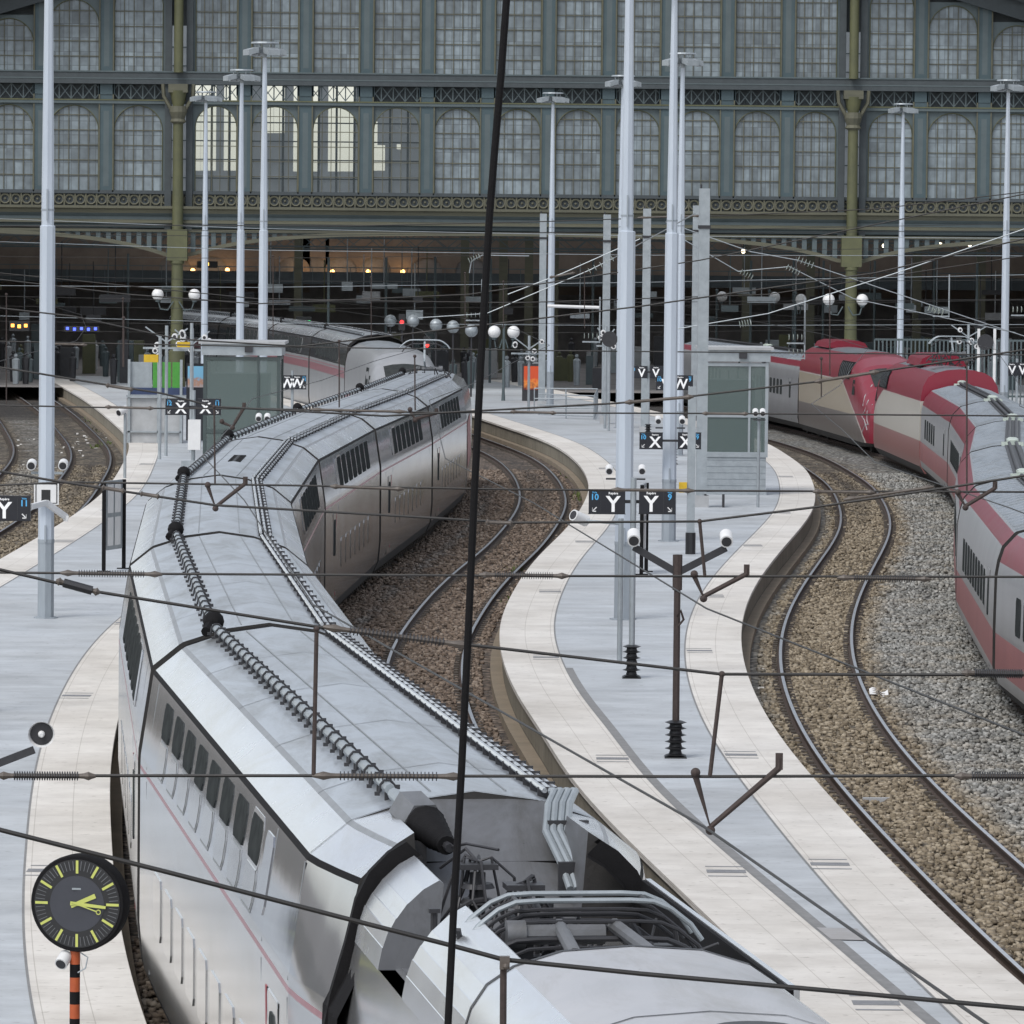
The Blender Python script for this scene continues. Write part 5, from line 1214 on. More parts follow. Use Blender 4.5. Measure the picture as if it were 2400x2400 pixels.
t = thing('platform_sign', (V(-60,1200,Yq)[0], Yq, PZ), 'Y platform sign numbered 11, cut by the left picture edge', 'platform sign', 'black platform signs with letters')
board(t, (q0[0]+q1[0])/2, Yq, (q0[1]+q1[1])/2, q1[0]-q0[0], q0[1]-q1[1], 'Y', '11', False)
m = MB(); m.tube([(V(-60,1200,Yq)[0],Yq+.1,PZ),(V(-60,1200,Yq)[0],Yq+.1,q0[1]+.2)], .06, 10); m.box(V(-60,1200,Yq)[0], q0[0]+.1, Yq+.04, Yq+.09, (q0[1]+q1[1])/2-.03, (q0[1]+q1[1])/2+.03); m.build('post', MT['galv'], t)
ribbase(t, V(-60,1200,Yq)[0], Yq+.1, 5, .17, .55)
# plate and bracket and loudspeakers on the left mast
Ym = 110.9; a = V(80,1131,Ym); b = V(138,1183,Ym); t = thing('signal_plate', ((a[0]+b[0])/2, Ym, b[1]), 'white square plate with a black block on the left mast', 'plate')
m = MB(); m.box(a[0], b[0], Ym-.03, Ym, b[1], a[1]); m.build('plate', MT['white'], t); m = MB(); w_ = b[0]-a[0]; c = (a[0]+b[0])/2
m.box(c-w_*.2,c+w_*.16,Ym-.036,Ym-.03,b[1]+w_*.08,b[1]+w_*.6)
for u0,u1,v0,v1 in ((.06,.94,.05,.08),(.06,.94,.82,.85),(.06,.1,.05,.85),(.9,.94,.05,.85)): m.box(a[0]+w_*u0,a[0]+w_*u1,Ym-.036,Ym-.03,b[1]+w_*v0,b[1]+w_*v1)
m.build('black_mark', MT['black'], t)
t = thing('white_bracket', P3(110,1180,90), 'bent white bracket arm right of the Y 11 sign', 'bracket'); m = MB(); m.beam(P3(72,1188,89.05), P3(108,1178,90), .06, .09); m.beam(P3(108,1178,90), P3(155,1212,90.4), .06, .1); m.beam(P3(150,1213,90.4), P3(160,1216,90.4), .09, .1); m.build('arm', MT['white'], t)
t = thing('loudspeaker_post', (V(110,1093,113)[0], 113., PZ), 'pair of round white speakers on either side of the left mast', 'loudspeaker post')
m = MB(); x0,_,z0 = P3(73,1100,113); x1,_,z1 = P3(147,1100,113); m.box(x0,x1,113.0,113.06,z0-.1,z0-.05); m.tube([((x0+x1)/2,113.1,PZ),((x0+x1)/2,113.1,z0)], .05, 8); m.build('bracket', MT['galv'], t)
for px in (73,147): q = P3(px,1092,112.7); speaker_parts(t, q, (0,-1,-.2), .1, .26)
# big horn at left edge
Yh = 62.; q = P3(97,1722,Yh); t = thing('loudspeaker_post', (V(-120,1800,Yh)[0], Yh, PZ), 'large white horn speaker on a dark arm at the left edge', 'loudspeaker post')
m = MB(); m.beam(P3(-110,1830,Yh+.1), P3(80,1757,Yh+.1), .05, .09); m.build('arm', MT['dark'], t); xq = V(-110,1830,Yh)[0]; m = MB(); m.tube([(xq,Yh+.1,PZ),(xq,Yh+.1,q[2]+.1)], .06, 8); m.build('post', MT['rust'], t)
speaker_parts(t, q, (.05,-1,-.12), .155, .34, 'horn_speaker', True)
def pairspk(px0, px1, py, Y, label, r=.09):
    xm, z = V((px0+px1)/2, py, Y); t = thing('loudspeaker_post', (xm, Y, PZ), label, 'loudspeaker post')
    m = MB(); m.tube([(xm,Y+.15,PZ),(xm,Y+.15,z-.1)], .045, 8); m.build('post', MT['galv'], t); m = MB(); m.box(V(px0,py,Y)[0]-.08, V(px1,py,Y)[0]+.08, Y-.05, Y, z-.2, z-.16); m.build('arm', MT['dark'], t)
    for p in (px0, px1): q = P3(p, py, Y-.15); speaker_parts(t, q, (0,-1,-.35), r, .26)
pairspk(1428,1505,1105,128,'pair of white speakers above the Y boards, either side of the middle mast'); pairspk(1543,1599,988,150,'pair of white speakers above the X boards of the middle platform',.09); pairspk(606,626,982,150,'two small white speakers in front of the dark green cabin'); pairspk(1771,1788,970,160,'two small white speakers at the right corner of the glass cabin')
q = P3(1362,1214,101); t = thing('loudspeaker', q, 'single white speaker tilted over the middle platform left edge', 'loudspeaker'); speaker_parts(t, (q[0]-.15,q[1]-.1,q[2]+.06), (-.7,-.6,.35), .11, .36)
m = MB(); m.tube([(q[0]+.1,q[1],q[2]-.05),(onplat(1452,101)-.02,101,q[2]-.1)], .03, 6); m.tube([(onplat(1452,101),101,PZ),(onplat(1452,101),101,q[2])], .05, 8); m.build('arm', MT['galv'], t)
q = P3(278,968,175); t = thing('loudspeaker', q, 'small white speaker at the left platform edge before the kiosk', 'loudspeaker'); speaker_parts(t, q, (-.5,-.7,-.3), .12, .4); m = MB(); m.tube([(q[0]+.2,q[1]+.2,PZ),(q[0]+.2,q[1]+.2,q[2]-.02),(q[0],q[1]+.1,q[2]-.02)], .05, 6); m.build('post', MT['galv'], t)
# notice boards
def notice(px, py, Y, w, label, rz):
    X = V(px, py, Y)[0]; t = thing('notice_board', (X, Y, PZ), label, 'notice board'); d = Vector((math.cos(rz), math.sin(rz), 0)); n = Vector((-d.y, d.x, 0)); O = Vector((X, Y, 0))
    for k in (0, w): p = O+d*k; m = MB(); m.beam((p.x,p.y,PZ),(p.x,p.y,PZ+2.15), .09); m.box(p.x-.16,p.x+.16,p.y-.1,p.y+.1,PZ,PZ+.02); m.build('post', MT['rubber'], t)
    m = MB(); a = O+d*.1; b = O+d*(w-.1); m.prism([(p.x,p.y,z) for p, z in ((a,PZ+.5),(b,PZ+.5),(b,PZ+2.15),(a,PZ+2.15))], tuple(n*.06)); bd = m.build('board', MT['galv'], t)
    for i in range(2):
        for j in range(2):
            p0 = O+d*(.18+(w-.36)*(.03+.5*i)); p1 = O+d*(.18+(w-.36)*(.44+.5*i)); z0 = PZ+.6+.78*j; m = MB(); m.poly([tuple(p-n*.008+Vector((0,0,z))) for p, z in ((p0,z0),(p1,z0),(p1,z0+.68),(p0,z0+.68))]); m.build('notice_sheet', MT['white'], bd)
notice(243,1350,126.6,1.3,'tall grey notice board on dark posts on the left platform',1.27); notice(1503,1345,127.4,1.2,'narrow notice board seen edge-on behind the Y 9 board',1.45)
# clock
Yc = 48.; cx, cy, cz = P3(183,2117,Yc); t = thing('platform_clock', (cx, cy, PZ), 'black round clock with lime hands on an orange and black post', 'clock')
r = 110/(F/Yc); D = .17; yaw = R_(-12); ca, sa = math.cos(yaw), math.sin(yaw)
def cl(x, y, z): return (cx+x*ca-y*sa, cy+x*sa+y*ca, cz+z)
m = MB(); m.tube([cl(0,D,0),cl(0,.0,0),cl(0,-.03,0)], [r*1.04,r*1.05,r*1.02], 48, cap=True); dr = m.build('clock_case', MT['rubber'], t, smooth=True)
m = MB(); m.tube([cl(0,-.031,0),cl(0,-.034,0)], r*.95, 48); m.build('dial', MT['black'], dr)
m = MB(); m.tube([cl(0,-.0345,0),cl(0,-.036,0)], r*.6, 48); m.build('dial_centre', MT['clockface'], dr)
m = MB()
for k in range(60):
    a = k*math.pi/30; big = k % 5 == 0
    r0, r1, w = ((.65,.93,.028) if big else (.72,.92,.007)); u = (math.sin(a), math.cos(a)); m.k = 0 if big else 1
    m.poly([cl(*q) for q in [(u[0]*r*b+u[1]*r*w*s, -.038, u[1]*r*b-u[0]*r*w*s) for b, s in ((r0,-1),(r0,1),(r1,1),(r1,-1))]])
m.build('hour_mark', [MT['limehand'], MT['endplate']], dr)
def hand(ang, l0, l1, w0, w1, name, yy):
    u = (math.sin(ang), math.cos(ang)); m = MB(); m.prism([cl(*q) for q in [(u[0]*r*b+u[1]*r*w*s, yy, u[1]*r*b-u[0]*r*w*s) for b, w, s in ((l0,w0,-1),(l0,w0,1),(l1,w1,1),(l1,w1,-1))]], (0,-.004,0)); m.build(name, MT['limehand'], dr)
hand(R_(66), -.14, .45, .04, .05, 'hour_hand', -.042); hand(R_(95), -.14, .65, .04, .03, 'minute_hand', -.05); hand(R_(108), -.12, .48, .012, .012, 'second_hand', -.058)
m = MB(); m.tube([cl(r*.52*math.sin(R_(108))+.02*math.cos(q), -.06, r*.52*math.cos(R_(108))+.02*math.sin(q)) for q in [k*.7 for k in range(10)]], .005, 5); m.build('second_hand_ring', MT['limehand'], dr)
m = MB(); m.box(*[q for q in (cl(-.045,-.04,0)[0], cl(.045,-.04,0)[0])], cl(0,-.0375,0)[1]-.006, cl(0,-.0375,0)[1]+.004, cz+r*.3, cz+r*.34); m.build('maker_plate', MT['galv'], dr)
zz = cz-r*1.02; i = 0
m = MB(); pz = zz
for k, h in ((0,.13),(1,.12),(0,.13),(1,.115),(0,.13),(1,.12)) * 4:
    if pz < PZ+.1: break
    m.k = k; m.tube([(cx-.03,cy+.06,max(PZ,pz-h)),(cx-.03,cy+.06,pz)], .047, 14, cap=False); pz -= h
m.build('striped_post', [MT['orange'], MT['rubber']], t, smooth=True)
q = (cx-.13, cy+.06, zz-.07); sp = speaker_parts(t, (q[0]-.02, q[1]-.1, q[2]-.05), (-.3,-.8,-.5), .06, .14); m = MB(); m.tube([(cx+.02,cy+.02,zz-.02),(cx+.09,cy,zz-.06),(cx+.07,cy,zz-.16),(cx,cy,zz-.2)], .007, 5); m.build('cable_loop', MT['galv'], t)
m = MB(); m.tube([(cx-.03,cy+.06,PZ),(cx-.03,cy+.06,PZ+.1)], .1, 12); m.build('post_base', MT['rubber'], t)
# globe lamps
def globes(X, Y, z, dx, label, post=False, n=2, group='white globe lamps at the hall entrance'):
    t = thing('globe_lamp', (X, Y, PZ if post else z), label, 'globe lamp', group)
    if post: m = MB(); m.tube([(X,Y,PZ),(X,Y,PZ+.5),(X,Y,z+.3)], [.1,.07,.06], 10); m.sphere((X,Y,z+.35), .1, 8, 6); m.build('post', MT['porcelain'] if False else MT['iron'], t, smooth=True)
    for s in ((-1,1) if n == 2 else (1,)):
        m = MB(); m.tube([(X+s*dx*.15,Y,z-.35),(X+s*dx*.45,Y,z-.8),(X+s*dx*.85,Y,z-.75),(X+s*dx,Y,z-.3)], .035, 6); m.build('arm', MT['iron'], t, smooth=True)
        m = MB(); m.sphere((X+s*dx,Y,z), .31, 18, 12); m.build('globe', MT['globe'], t, smooth=True)
        m = MB(); m.tube([(X+s*dx,Y,z-.38),(X+s*dx,Y,z-.28)], .12, 10); m.build('globe_cap', MT['iron'], t)
z5 = V(1200,699,YF)[1]
globes(COLX[0]-.03, YF-1.1, V(413,690,YF)[1], .95, 'pair of white globes on the left olive column'); globes(COLX[1]-.3, YF-1.1, V(1980,702,YF)[1], .87, 'pair of white globes on the right olive column')
xg, zg = V(1181,778,262); globes(xg, 262., zg, .47, 'twin globe street lamp on a green post right of the silver train', True)
for i, (px, py, Y) in enumerate(((1864,702,290),(1803,697,300),(1680,695,312))): x, z = V(px, py, Y); globes(x, Y, z, .3, ['single globe lamp left of the right column, nearest of three','dim single globe lamp further inside right of the steel masts','dimmest single globe lamp furthest inside behind the masts'][i], True, 1)
for i, (px, py) in enumerate(((1105,775),(1062,766),(1022,762),(968,752),(915,752))):
    Y = 268+i*4; x, z = V(px, py, Y); t = thing('globe_lamp', (x, Y, PZ), ['unlit grey globe, rightmost of the five left of the dark cable','second unlit grey globe from right left of the dark cable','third unlit grey globe from right, middle of five','fourth unlit grey globe from right near the red lamp','leftmost unlit grey globe of the five in the hall'][i], 'globe lamp', 'unlit grey globes in the dark hall'); m = MB(); m.sphere((x,Y,z), .33, 14, 9); m.build('globe', MT['galv'], t, smooth=True); m = MB(); m.tube([(x,Y,PZ),(x,Y,z-.3)], .05, 6); m.build('post', MT['dark'], t)
# kiosk / waiting shelter on left platform
Yk = 205.; k0 = V(303,905,Yk); k1 = V(478,905,Yk); t = thing('waiting_shelter', ((k0[0]+k1[0])/2, Yk, PZ), 'waiting shelter with grey and green panels before the hall', 'shelter')
zt = V(300,848,Yk)[1]; zm = V(300,905,Yk)[1]
for i, (a, b, mt) in enumerate(((303,358,'galv'),(358,378,'leaf'),(380,402,'leaf'),(404,424,'leaf'))):
    if mt == 'leaf' and 'leaf' not in MT: MT['leaf'] = mat('green_panel', (.07,.32,.045), .45)
    x0, x1 = V(a,900,Yk)[0], V(b,900,Yk)[0]; m = MB(); m.box(x0, x1-.03, Yk, Yk+.06, zm-.05, zt); m.build('panel', MT[mt], t)
m = MB(); m.box(k0[0], V(440,900,Yk)[0], Yk-.1, Yk+1.6, zm-.32, zm-.05); m.build('seat_band', mat('navy_paint', (.03,.05,.12), .5), t)
m = MB()
for px in (303,372,425): x = V(px,900,Yk)[0]; m.box(x-.05,x+.05,Yk-.15,Yk-.05,PZ,zt+.1)
m.box(k0[0]-.1, V(440,900,Yk)[0], Yk-.2,Yk+.2,zm-.42,zm-.34); m.box(k0[0]-.1,V(425,900,Yk)[0],Yk-.15,Yk-.05,PZ+.4,PZ+.46); m.build('frame', MT['galv'], t)
m = MB(); m.box(k0[0]-.1, V(430,900,Yk)[0], Yk-.05, Yk+.05, PZ, zm-.45); m.build('lower_panel', MT['concrete'], t)
Yv = 200.; a = V(437,858,Yv); b = V(482,908,Yv); t = thing('poster_panel', ((a[0]+b[0])/2, Yv, PZ), 'advertising poster with pale blue sky and warm figures beside the dark green cabin', 'poster'); m = MB(); m.box(a[0],b[0],Yv,Yv+.1,PZ+.3,a[1]+.1); m.build('frame', MT['signblk'], t)
def poster_mat(name, top, lowc, dk):
    m_, N, L = newmat(name); p = N['Principled BSDF']; p.inputs['Roughness'].default_value = .3; tc = N.new('ShaderNodeTexCoord').outputs['Generated']; s = N.new('ShaderNodeSeparateXYZ'); L.new(tc, s.inputs[0])
    n = N.new('ShaderNodeTexNoise'); n.inputs['Scale'].default_value = 5; L.new(tc, n.inputs['Vector']); a_ = N.new('ShaderNodeMath'); a_.operation = 'MULTIPLY_ADD'; L.new(n.outputs[0], a_.inputs[0]); a_.inputs[1].default_value = .9; L.new(s.outputs[2], a_.inputs[2])
    r_ = N.new('ShaderNodeValToRGB'); e = r_.color_ramp.elements; e[0].position = .45; e[0].color = (*lowc,1); e[1].position = 1.1 if False else 1.; e[1].color = (*top,1); q = e.new(.75); q.color = (*dk,1); L.new(a_.outputs[0], r_.inputs[0]); L.new(r_.outputs[0], p.inputs['Base Color']); return m_
m = MB(); m.box(a[0]+.05,b[0]-.05,Yv-.01,Yv,b[1],a[1]); m.build('poster', poster_mat('beach_poster', (.18,.42,.6),(.35,.3,.3),(.4,.2,.12)), t)
a = V(1228,858,262); b = V(1268,914,262); t = thing('poster_panel', ((a[0]+b[0])/2, 262, PZ), 'glowing orange poster panel near the hall entrance railing', 'poster'); m = MB(); m.box(a[0]-.08,b[0]+.05,262,262.3,PZ,a[1]+.12); m.build('housing', MT['dark'], t)
pm_ = poster_mat('orange_poster', (.55,.07,.02),(.12,.02,.02),(.7,.22,.04)); pb_ = pm_.node_tree.nodes['Principled BSDF']; pm_.node_tree.links.new(pm_.node_tree.nodes['Color Ramp'].outputs[0], pb_.inputs['Emission Color']); pb_.inputs['Emission Strength'].default_value = .04
m = MB(); m.box(a[0],b[0],261.98,262,b[1],a[1]); m.build('lit_poster', pm_, t)
def plate(px, py, w, h, Y, label, mt='yellow', post=True):
    x, z = V(px, py, Y); t = thing('sign_plate', (x, Y, PZ), label, 'sign'); u = F/Y; m = MB(); m.box(x-w/2/u, x+w/2/u, Y, Y+.06, z-h/2/u, z+h/2/u); m.build('plate', MT[mt], t)
    if post: m = MB(); m.tube([(x+w/2/u+.06,Y+.05,PZ),(x+w/2/u+.06,Y+.05,z+.8)], .06, 8); m.box(x-w/2/u,x+w/2/u+.1,Y+.06,Y+.1,z-.04,z+.04); m.build('post', MT['galv'], t)
plate(354,840,34,18,190,'lower yellow plate on a pale post by the shelter'); plate(430,808,30,13,196,'higher yellow plate right above the shelter')
xk, zk = V(374,870,189)
# round white lamp cluster on arms above the shelter
def cluster(px, py, Y, n, label, w=60):
    x, z = V(px, py, Y); t = thing('lamp_cluster', (x, Y, PZ), label, 'lamp cluster'); u = F/Y; m = MB(); m.tube([(x,Y+.1,PZ),(x,Y+.1,z+.8)], .06, 8); m.box(x-w/u, x+w/u, Y+.05, Y+.12, z-.05, z+.02); m.beam((x,Y+.1,z+.2),(x-w*.9/u,Y,z+.75),.05); m.beam((x,Y+.1,z+.2),(x+w*.9/u,Y,z+.7),.05); m.build('frame', MT['galv'], t)
    for i in range(n):
        xx = x+(random.uniform(-.9,.9))*w/u; zz = z+random.uniform(-.35,.6); m = MB(); m.tube([(xx,Y-.2,zz),(xx,Y+.05,zz)], [.1,.12], 12); o = m.build('lamp', MT['white'], t, smooth=True); m = MB(); m.tube([(xx,Y-.21,zz),(xx,Y-.195,zz)], .06, 10); m.build('lens', MT['dark'], o)
cluster(390,815,193,6,'cluster of round white lamps above the grey shelter',55); cluster(450,820,199,5,'cluster of white lamps left of the dark green cabin roof',45); cluster(1240,828,243,6,'row of small white lamps over the orange poster',42); cluster(2270,800,250,5,'white lamps above the coupled red trains',45); cluster(1420,810,225,4,'white lamp cluster on the steel beam mast behind',22)
# ticket validator, bin, bench
X_, Z_ = V(1606,1145,136); t = thing('ticket_validator', (X_, 136, PZ), 'yellow headed ticket validator post beside the nearest steel beam mast', 'ticket validator'); m = MB(); m.tube([(X_+.15,136,PZ),(X_+.15,136,PZ+.55)], .13, 10); m.build('base', MT['black'], t); m = MB(); m.box(X_+.05,X_+.25,135.95,136.15,PZ+.55,Z_+2.6); m.build('post', MT['galv'], t); m = MB(); m.box(X_-.16,X_+.04,135.9,136.1,Z_-.1,Z_+.16); m.build('head', MT['yellow'], t)
X_, Z_ = V(1672,1170,160); t = thing('bench', (X_, 160, PZ), 'low grey bench at the foot of the nearest steel beam mast', 'bench'); m = MB(); m.box(X_-.3,X_+.35,159.8,160.3,PZ+.4,PZ+.45); m.build('seat', MT['galv'], t)
for s in (-.25,.3): m = MB(); m.box(X_+s-.03,X_+s+.03,159.8,160.3,PZ,PZ+.4); m.build('leg', MT['dark'], t)
t = thing('picket_fence', (V(2300,840,262)[0], 262, PZ), 'white picket barrier behind the red trains at right', 'fence'); m = MB(); x = V(2050,800,262)[0]; xe = V(2440,800,262)[0]; zt = V(2300,786,262)[1]
while x < xe: m.box(x-.035,x+.035,262,262.04,PZ,zt-.25); x += .2
m.build('picket', MT['iron'], t); m = MB(); m.box(V(2050,800,262)[0],xe,262.05,262.1,zt-.3,zt-.2); m.box(V(2050,800,262)[0],xe,262.05,262.1,PZ+.4,PZ+.5); m.build('rail', MT['iron'], t)
# ================================================================== overhead wires
def sag(pts, n=6, s=.0):
    out = []
    for a, b in zip(pts, pts[1:]):
        a = Vector(a); b = Vector(b)
        for i in range(n): t = i/n; p = a+(b-a)*t; p.z -= s*(b-a).length*4*t*(1-t); out.append(p)
    out.append(Vector(pts[-1])); return out
def span(name, Y, upper, lower, rods, arms, drops, label, r=.011, springs=()):
    t = thing('cross_span_wire', P3(*lower[0], Y), label, 'overhead wire', 'cross span wires over the tracks')
    ext = lambda L: [(L[0][0]-900, L[0][1]-(60 if L is upper else 0))]+L+[(L[-1][0]+900, L[-1][1]-(60 if L is upper else 0))]
    for L, nm in ((upper,'upper_wire'),(lower,'lower_wire')):
        if L: m = MB(); m.tube([P3(*q, Y) for q in ext(L)], r, 6, cap=False); m.build(nm, MT['wire'], t)
    for x0, y0, x1, y1 in rods:
        a = Vector(P3(x0,y0,Y)); b = Vector(P3(x1,y1,Y)); m = MB(); d = b-a
        m.tube([a-d*.04,a,a+d*.04,a+d*.09,a+d*.13,a+d*.87,a+d*.91,a+d*.96,b,b+d*.04],[r*1.0,r*1.6,r*2.5,r*1.6,r*1.4,r*1.4,r*1.6,r*2.5,r*1.6,r*1.0],8); m.build('rod_insulator', MT['brass'], t, smooth=True)
        if x1-x0 > 90 and Y < 60:
            m = MB()
            for i in range(26): p = a+d*(.16+.68*i/25); m.tube([p-d.normalized()*.003,p+d.normalized()*.003], r*2.6, 8)
            m.build('insulator_fin', MT['dark'], t)
    for A in arms:
        l, c, rr = [Vector(P3(*q, Y)) for q in A]; m = MB(); w = r*1.9
        m.tube([l+Vector((0,0,.03)), l, c, rr, rr+Vector((0,0,.06))], w, 8); m.sphere(tuple(l+Vector((0,-.01,.02))), w*1.5, 8, 6); m.sphere(tuple(c+Vector((0,0,-.02))), w*1.5, 8, 6); m.box(rr.x-w*1.1,rr.x+w*1.1,rr.y-.015,rr.y+.015,rr.z-.01,rr.z+.09); m.build('steady_arm', MT['rust'], t, smooth=True)
    for x0, y0, x1, y1 in drops:
        m = MB(); m.tube([P3(x0,y0,Y), P3(x1,y1,Y)], r*1.25 if Y < 60 else r*.8, 8); m.sphere(P3(x0,y0,Y), r*1.9, 8, 6); m.build('dropper', MT['rust'], t, smooth=True)
    return t
span('a', 32, [(0,1335),(215,1385),(750,1470),(1090,1510),(1690,1580),(2400,1582)], [(0,1818),(740,1818),(1080,1819),(1680,1820),(2400,1817)],
     [(135,1362,230,1388),(770,1471,1090,1512),(0,1818,216,1819),(745,1818,1076,1820),(2260,1577,2420,1580),(2245,1819,2460,1820)],
     [((1630,1818),(1665,1938),(1826,1800))], [(742,1474,735,1816),(1692,1580,1664,1818)], 'nearest cross span wire with rod insulators over the silver train', .0105)
span('b', 51, [(0,1105),(134,1128),(504,1184),(1200,1225),(1640,1222),(1900,1190),(2240,1140),(2400,1115)], [(0,1342),(380,1345),(1300,1350),(2400,1352)],
     [(150,1343,372,1346),(1130,1347,1325,1350),(330,1157,372,1164),(1140,1224,1200,1226),(1970,1354,2175,1357),(240,1143,290,1151)],
     [((1627,1350),(1649,1398),(1750,1345))], [(1640,1222,1652,1350)], 'second cross span wire, level with the right rail bend', .013)
span('c', 71, [(0,861),(101,877),(232,899),(380,922),(502,953),(900,975),(1446,945),(1627,928),(1910,895),(2040,874),(2400,820)], [(0,1137),(160,1130),(700,1138),(1190,1147),(1600,1150),(2400,1153)],
     [(140,1128,230,1142),(780,1140,940,1146),(1470,943,1620,930),(1915,894,2055,872),(1440,1148,1620,1150),(1910,1152,2045,1154),(1985,1170,2180,1142),(250,903,310,913)],
     [((487,1140),(505,1188),(575,1133)),((2245,1157),(2263,1186),(2332,1144))], [(502,953,504,1135),(2266,850,2266,1150)], 'third cross span wire, crossing above the train roof joints', .015)
span('d', 100, [(0,722),(170,741),(420,795),(700,812),(1150,760),(1500,718),(2050,640),(2400,560)], [(0,950),(346,957),(620,958),(945,966),(1300,968),(1700,969),(2400,975)],
     [(250,954,356,957),(735,960,945,965),(1200,965,1300,968),(1650,969,1750,970)], [((961,962),(973,982),(1023,968)),((520,990),(545,1000),(572,955))], [(972,835,973,962),(795,800,795,955),(290,745,290,860),(1925,840,1925,930)], 'fourth cross span wire before the elevator cabins', .017)
span('e', 150, [(0,655),(300,690),(600,712),(1100,690),(1640,610),(2400,455)], [(0,800),(600,812),(1300,822),(2400,832)], [(100,805,200,808),(1290,650,1345,640)], [], [(15,690,15,950),(288,700,288,860),(1945,660,1945,880)], 'fifth cross span wire in front of the hall entrance', .02)
span('f', 200, [(0,530),(420,528),(800,530),(1250,520),(1700,505),(2050,490),(2400,450)], [(0,640),(600,700),(1200,710),(1800,690),(2400,600)], [(1500,510,1640,506)], [], [(640,600,640,790),(870,650,870,790),(1090,640,1090,770),(1180,660,1180,770),(1370,640,1370,770)], 'far high cross span wire along the olive ledge', .022)
# contact wires follow the tracks
for f, nm, lab in ((T1,'a','contact wire hanging above the silver train'),(T2,'b','contact wire hanging above the middle empty track'),(T3,'c','contact wire hanging above the right empty track'),(T4,'d','contact wire hanging above the red and grey train'),(T0,'e','contact wire hanging above the left empty track')):
    Ysn = [14,32,51,71,85,100,115,130,150,175,200,230,262,300]; st = .18; m = MB()
    m.tube([(f(y)+st*(1 if i % 2 else -1), y, 5.06) for i, y in enumerate(Ysn)], .0085, 6, cap=False); tag(m.build('contact_wire', MT['wire']), lab, 'overhead wire', 'contact wires above the tracks')
# thick wires close to the camera
def cable(pts, Y, r, label, mt='wire', name='feeder_cable', n=10):
    Y = Y if isinstance(Y, (list, tuple)) else [Y]*len(pts); m = MB(); m.tube([P3(*q, y) for q, y in zip(pts, Y)], r, n); return tag(m.build(name, MT[mt], smooth=True), label, 'cable')
cable([(1205,-400),(1187,0),(1174,180),(1160,345),(1147,510),(1127,850),(1112,1150),(1098,1470),(1082,1800),(1065,2100),(1050,2400),(1030,2800)], 22., .0155, 'thick dark cable dropping from top to bottom through the whole view', 'rubber')
t = thing('cross_span_wire', P3(0,1945,23), 'thick dark wire sagging across the bottom, nearest to the viewer', 'overhead wire', 'cross span wires over the tracks')
m = MB(); m.tube([P3(*q, 23) for q in ((-500,1810),(0,1945),(400,2046),(800,2150),(1062,2217),(1180,2249),(1500,2282),(2000,2327),(2400,2364),(2900,2410))], .0105, 8); m.build('wire', MT['wire'], t, smooth=True)
m = MB(); m.tube([P3(1180,2262,23),P3(1179,2420,23),P3(1178,2800,23)], .015, 10); m.build('dropper', MT['rust'], t, smooth=True)
m = MB(); q = P3(1183,2252,22.98); m.box(q[0]-.022,q[0]+.022,q[1]-.02,q[1]+.02,q[2]-.035,q[2]+.02); m.sphere((q[0]+.005,q[1]-.02,q[2]-.022), .014, 8, 6); m.build('clamp', MT['brass'], t)
# feeder wires with porcelain insulators in front of the dark hall
def feeder(pts, Ys2, ins, label):
    t = thing('feeder_wire', P3(*pts[0], Ys2[0]), label, 'overhead wire', 'feeder wires with porcelain insulators'); m = MB(); m.tube([P3(*q, y) for q, y in zip(pts, Ys2)], .02, 6); m.build('wire', MT['galv'], t)
    for (a, b, y) in ins: m = MB(); wire_insul(m, P3(*a, y), P3(*b, y), 5, .14); m.build('insulator_string', MT['porcelain'], t, smooth=True)
feeder([(980,745),(1140,735),(1380,634),(1440,604),(1630,500)], [210,210,210,210,165], [((1382,634),(1436,606),210)], 'feeder wire rising right past the central mast')
feeder([(1560,520),(1760,590),(1870,610),(2330,765),(2500,820)], [205]*5, [((1872,608),(1905,622),205),((2178,722),(2210,733),205)], 'upper feeder wire falling right past the olive column')
feeder([(1600,560),(1730,636),(1850,625),(2000,700),(2380,780)], [215]*5, [((1738,637),(1763,650),215),((1846,626),(1873,640),215)], 'lower feeder wire falling right past the olive column')
feeder([(1100,640),(1105,612),(1130,598),(1240,600)], [225]*4, [((1100,610),(1124,600),225)], 'short feeder wire left of the central masts')
feeder([(1580,772),(1800,735),(2100,640),(2420,530)], [190]*4, [((1735,760),(1760,755),190)], 'feeder wire rising right in front of the right hall bay')
feeder([(1190,690),(1320,640),(1500,560)], [200]*3, [], 'thin feeder wire rising between the central masts')
for i, (px, py, Y) in enumerate(((1865,790,215),(1385,787,220),(1865,825,215),(1110,738,240),(2205,728,235),(2390,725,220))):
    t = thing('insulator_rack', P3(px,py,Y), ['white insulators on a steel rod left of the red train, upper row','white insulators beside the left steel beam mast','white insulators left of the red train, lower row','small white insulators near the dark vertical cable','white insulators right of the right olive column','white insulators at the right edge above the V sign'][i], 'insulators', 'racks of white insulators'); m = MB(); u = F/Y; wire_insul(m, P3(px-15,py,Y), P3(px+15,py,Y), 4, .14); m.build('insulator', MT['porcelain'], t, smooth=True)
    m = MB(); x, y, z = P3(px,py,Y); m.box(x-.35,x+.35,Y+.02,Y+.06,z-.28,z-.22); m.tube([(x+.36,Y+.04,z-.3),(x+.36,Y+.04,z+1.6)], .03, 6); m.build('rack', MT['galv'], t)
x, z = V(2310,802,240); t = thing('round_signal', (x,240,PZ), 'dark round disc on two white posts above the red train', 'signal'); m = MB(); m.tube([(x,240,z),(x,240.1,z)], .36, 20); m.build('disc', MT['dark'], t)
for s in (-.3,.42): m = MB(); m.box(x+s-.06,x+s+.06,240.12,240.2,PZ,z+.6); m.build('post', MT['white'], t)
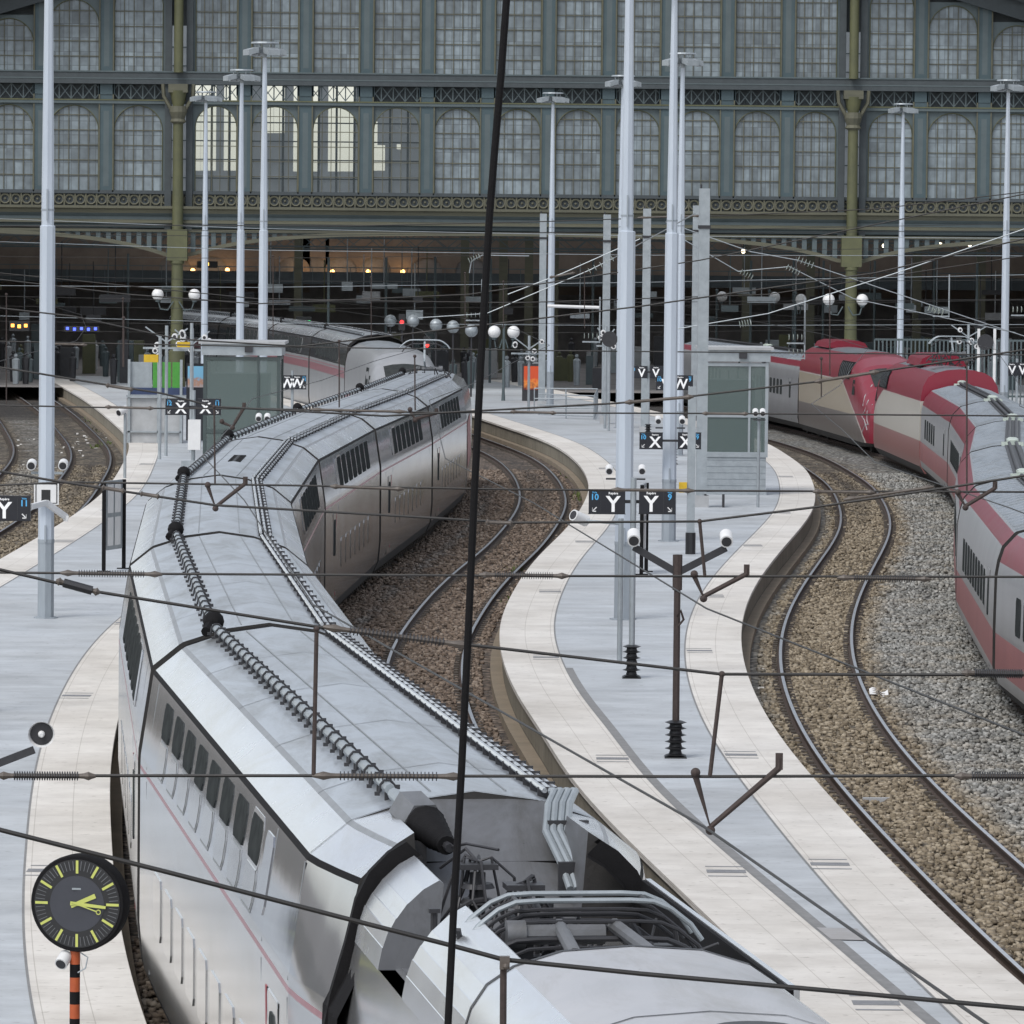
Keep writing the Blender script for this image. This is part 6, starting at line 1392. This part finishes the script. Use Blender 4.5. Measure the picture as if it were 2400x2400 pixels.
x, z = V(1429,795,222); t = thing('round_signal', (x,222,PZ), 'dark round lamp with guard beside the left steel beam mast', 'signal'); m = MB(); m.tube([(x,222,z),(x,222.2,z)], .33, 20); m.build('disc', MT['dark'], t); m = MB(); m.tube([(x,222.3,PZ),(x,222.3,z)], .05, 8); m.build('post', MT['galv'], t)
t = thing('tube_frame', (*[V(1315,720,235)[0]], 235, 6.), 'pale horizontal tube linking two steel masts', 'tube'); m = MB(); m.tube([P3(1283,717,235), P3(1405,721,235)], .07, 8); m.build('tube', MT['white'], t)
rnd = random.Random(3)
for i, (Y, ya, yb) in enumerate(((228,505,560),(236,525,540),(242,548,520),(250,560,600),(256,600,572),(262,640,655),(247,668,640),(233,690,700),(266,715,700),(258,735,760),(244,750,742),(270,770,765))):
    m = MB(); m.tube([P3(-200, ya, Y), P3(600, ya+(yb-ya)*.3+14, Y), P3(1500, ya+(yb-ya)*.65+12, Y), P3(2600, yb, Y)], .013, 5, cap=False)
    tag(m.build('span_wire', MT['wire' if i % 3 else 'galv'], smooth=True), 'one of many thin wires strung across in front of the dark hall', 'overhead wire', 'thin wires strung across the hall mouth')
def clutter():
    ms = [MT['dark'], MT['galv'], MT['concrete'], MT['iron'], MT['galv'], MT['olive']]; m = MB(); rr = random.Random(9)
    for i in range(420):
        Y = rr.uniform(283, 336); x = rr.uniform(-34, 34)
        if abs(x-T1(Y)) < 2 or abs(x-T4(Y)) < 2: continue
        m.k = rr.choice((0,0,1,1,2,3,3,4,5)); t_ = rr.random()
        if t_ < .6: h = rr.uniform(1.5,1.85); m.tube([(x,Y,PZ),(x,Y,PZ+h*.55),(x,Y,PZ+h*.8),(x,Y,PZ+h*.86)], [.16,.2,.22,.08], 7); m.sphere((x,Y,PZ+h*.93), .11, 7, 5)
        elif t_ < .85: w = rr.uniform(.3,1.4); h = rr.uniform(1.,2.4); m.box(x-w/2,x+w/2,Y,Y+.5,PZ,PZ+h)
        else: w = rr.uniform(.5,1.6); z = rr.uniform(3.2,5.6); m.box(x-w/2,x+w/2,Y,Y+.15,z,z+rr.uniform(.25,.5)); m.tube([(x,Y+.07,z),(x,Y+.07,z+3)], .03, 4)
    o = m.build('hall_crowd', ms); o['kind'] = 'stuff'; tag(o, 'dim distant mass of people, kiosks and hanging signs inside the hall', 'crowd')
clutter()
# sky and exposure are set at the top of the script
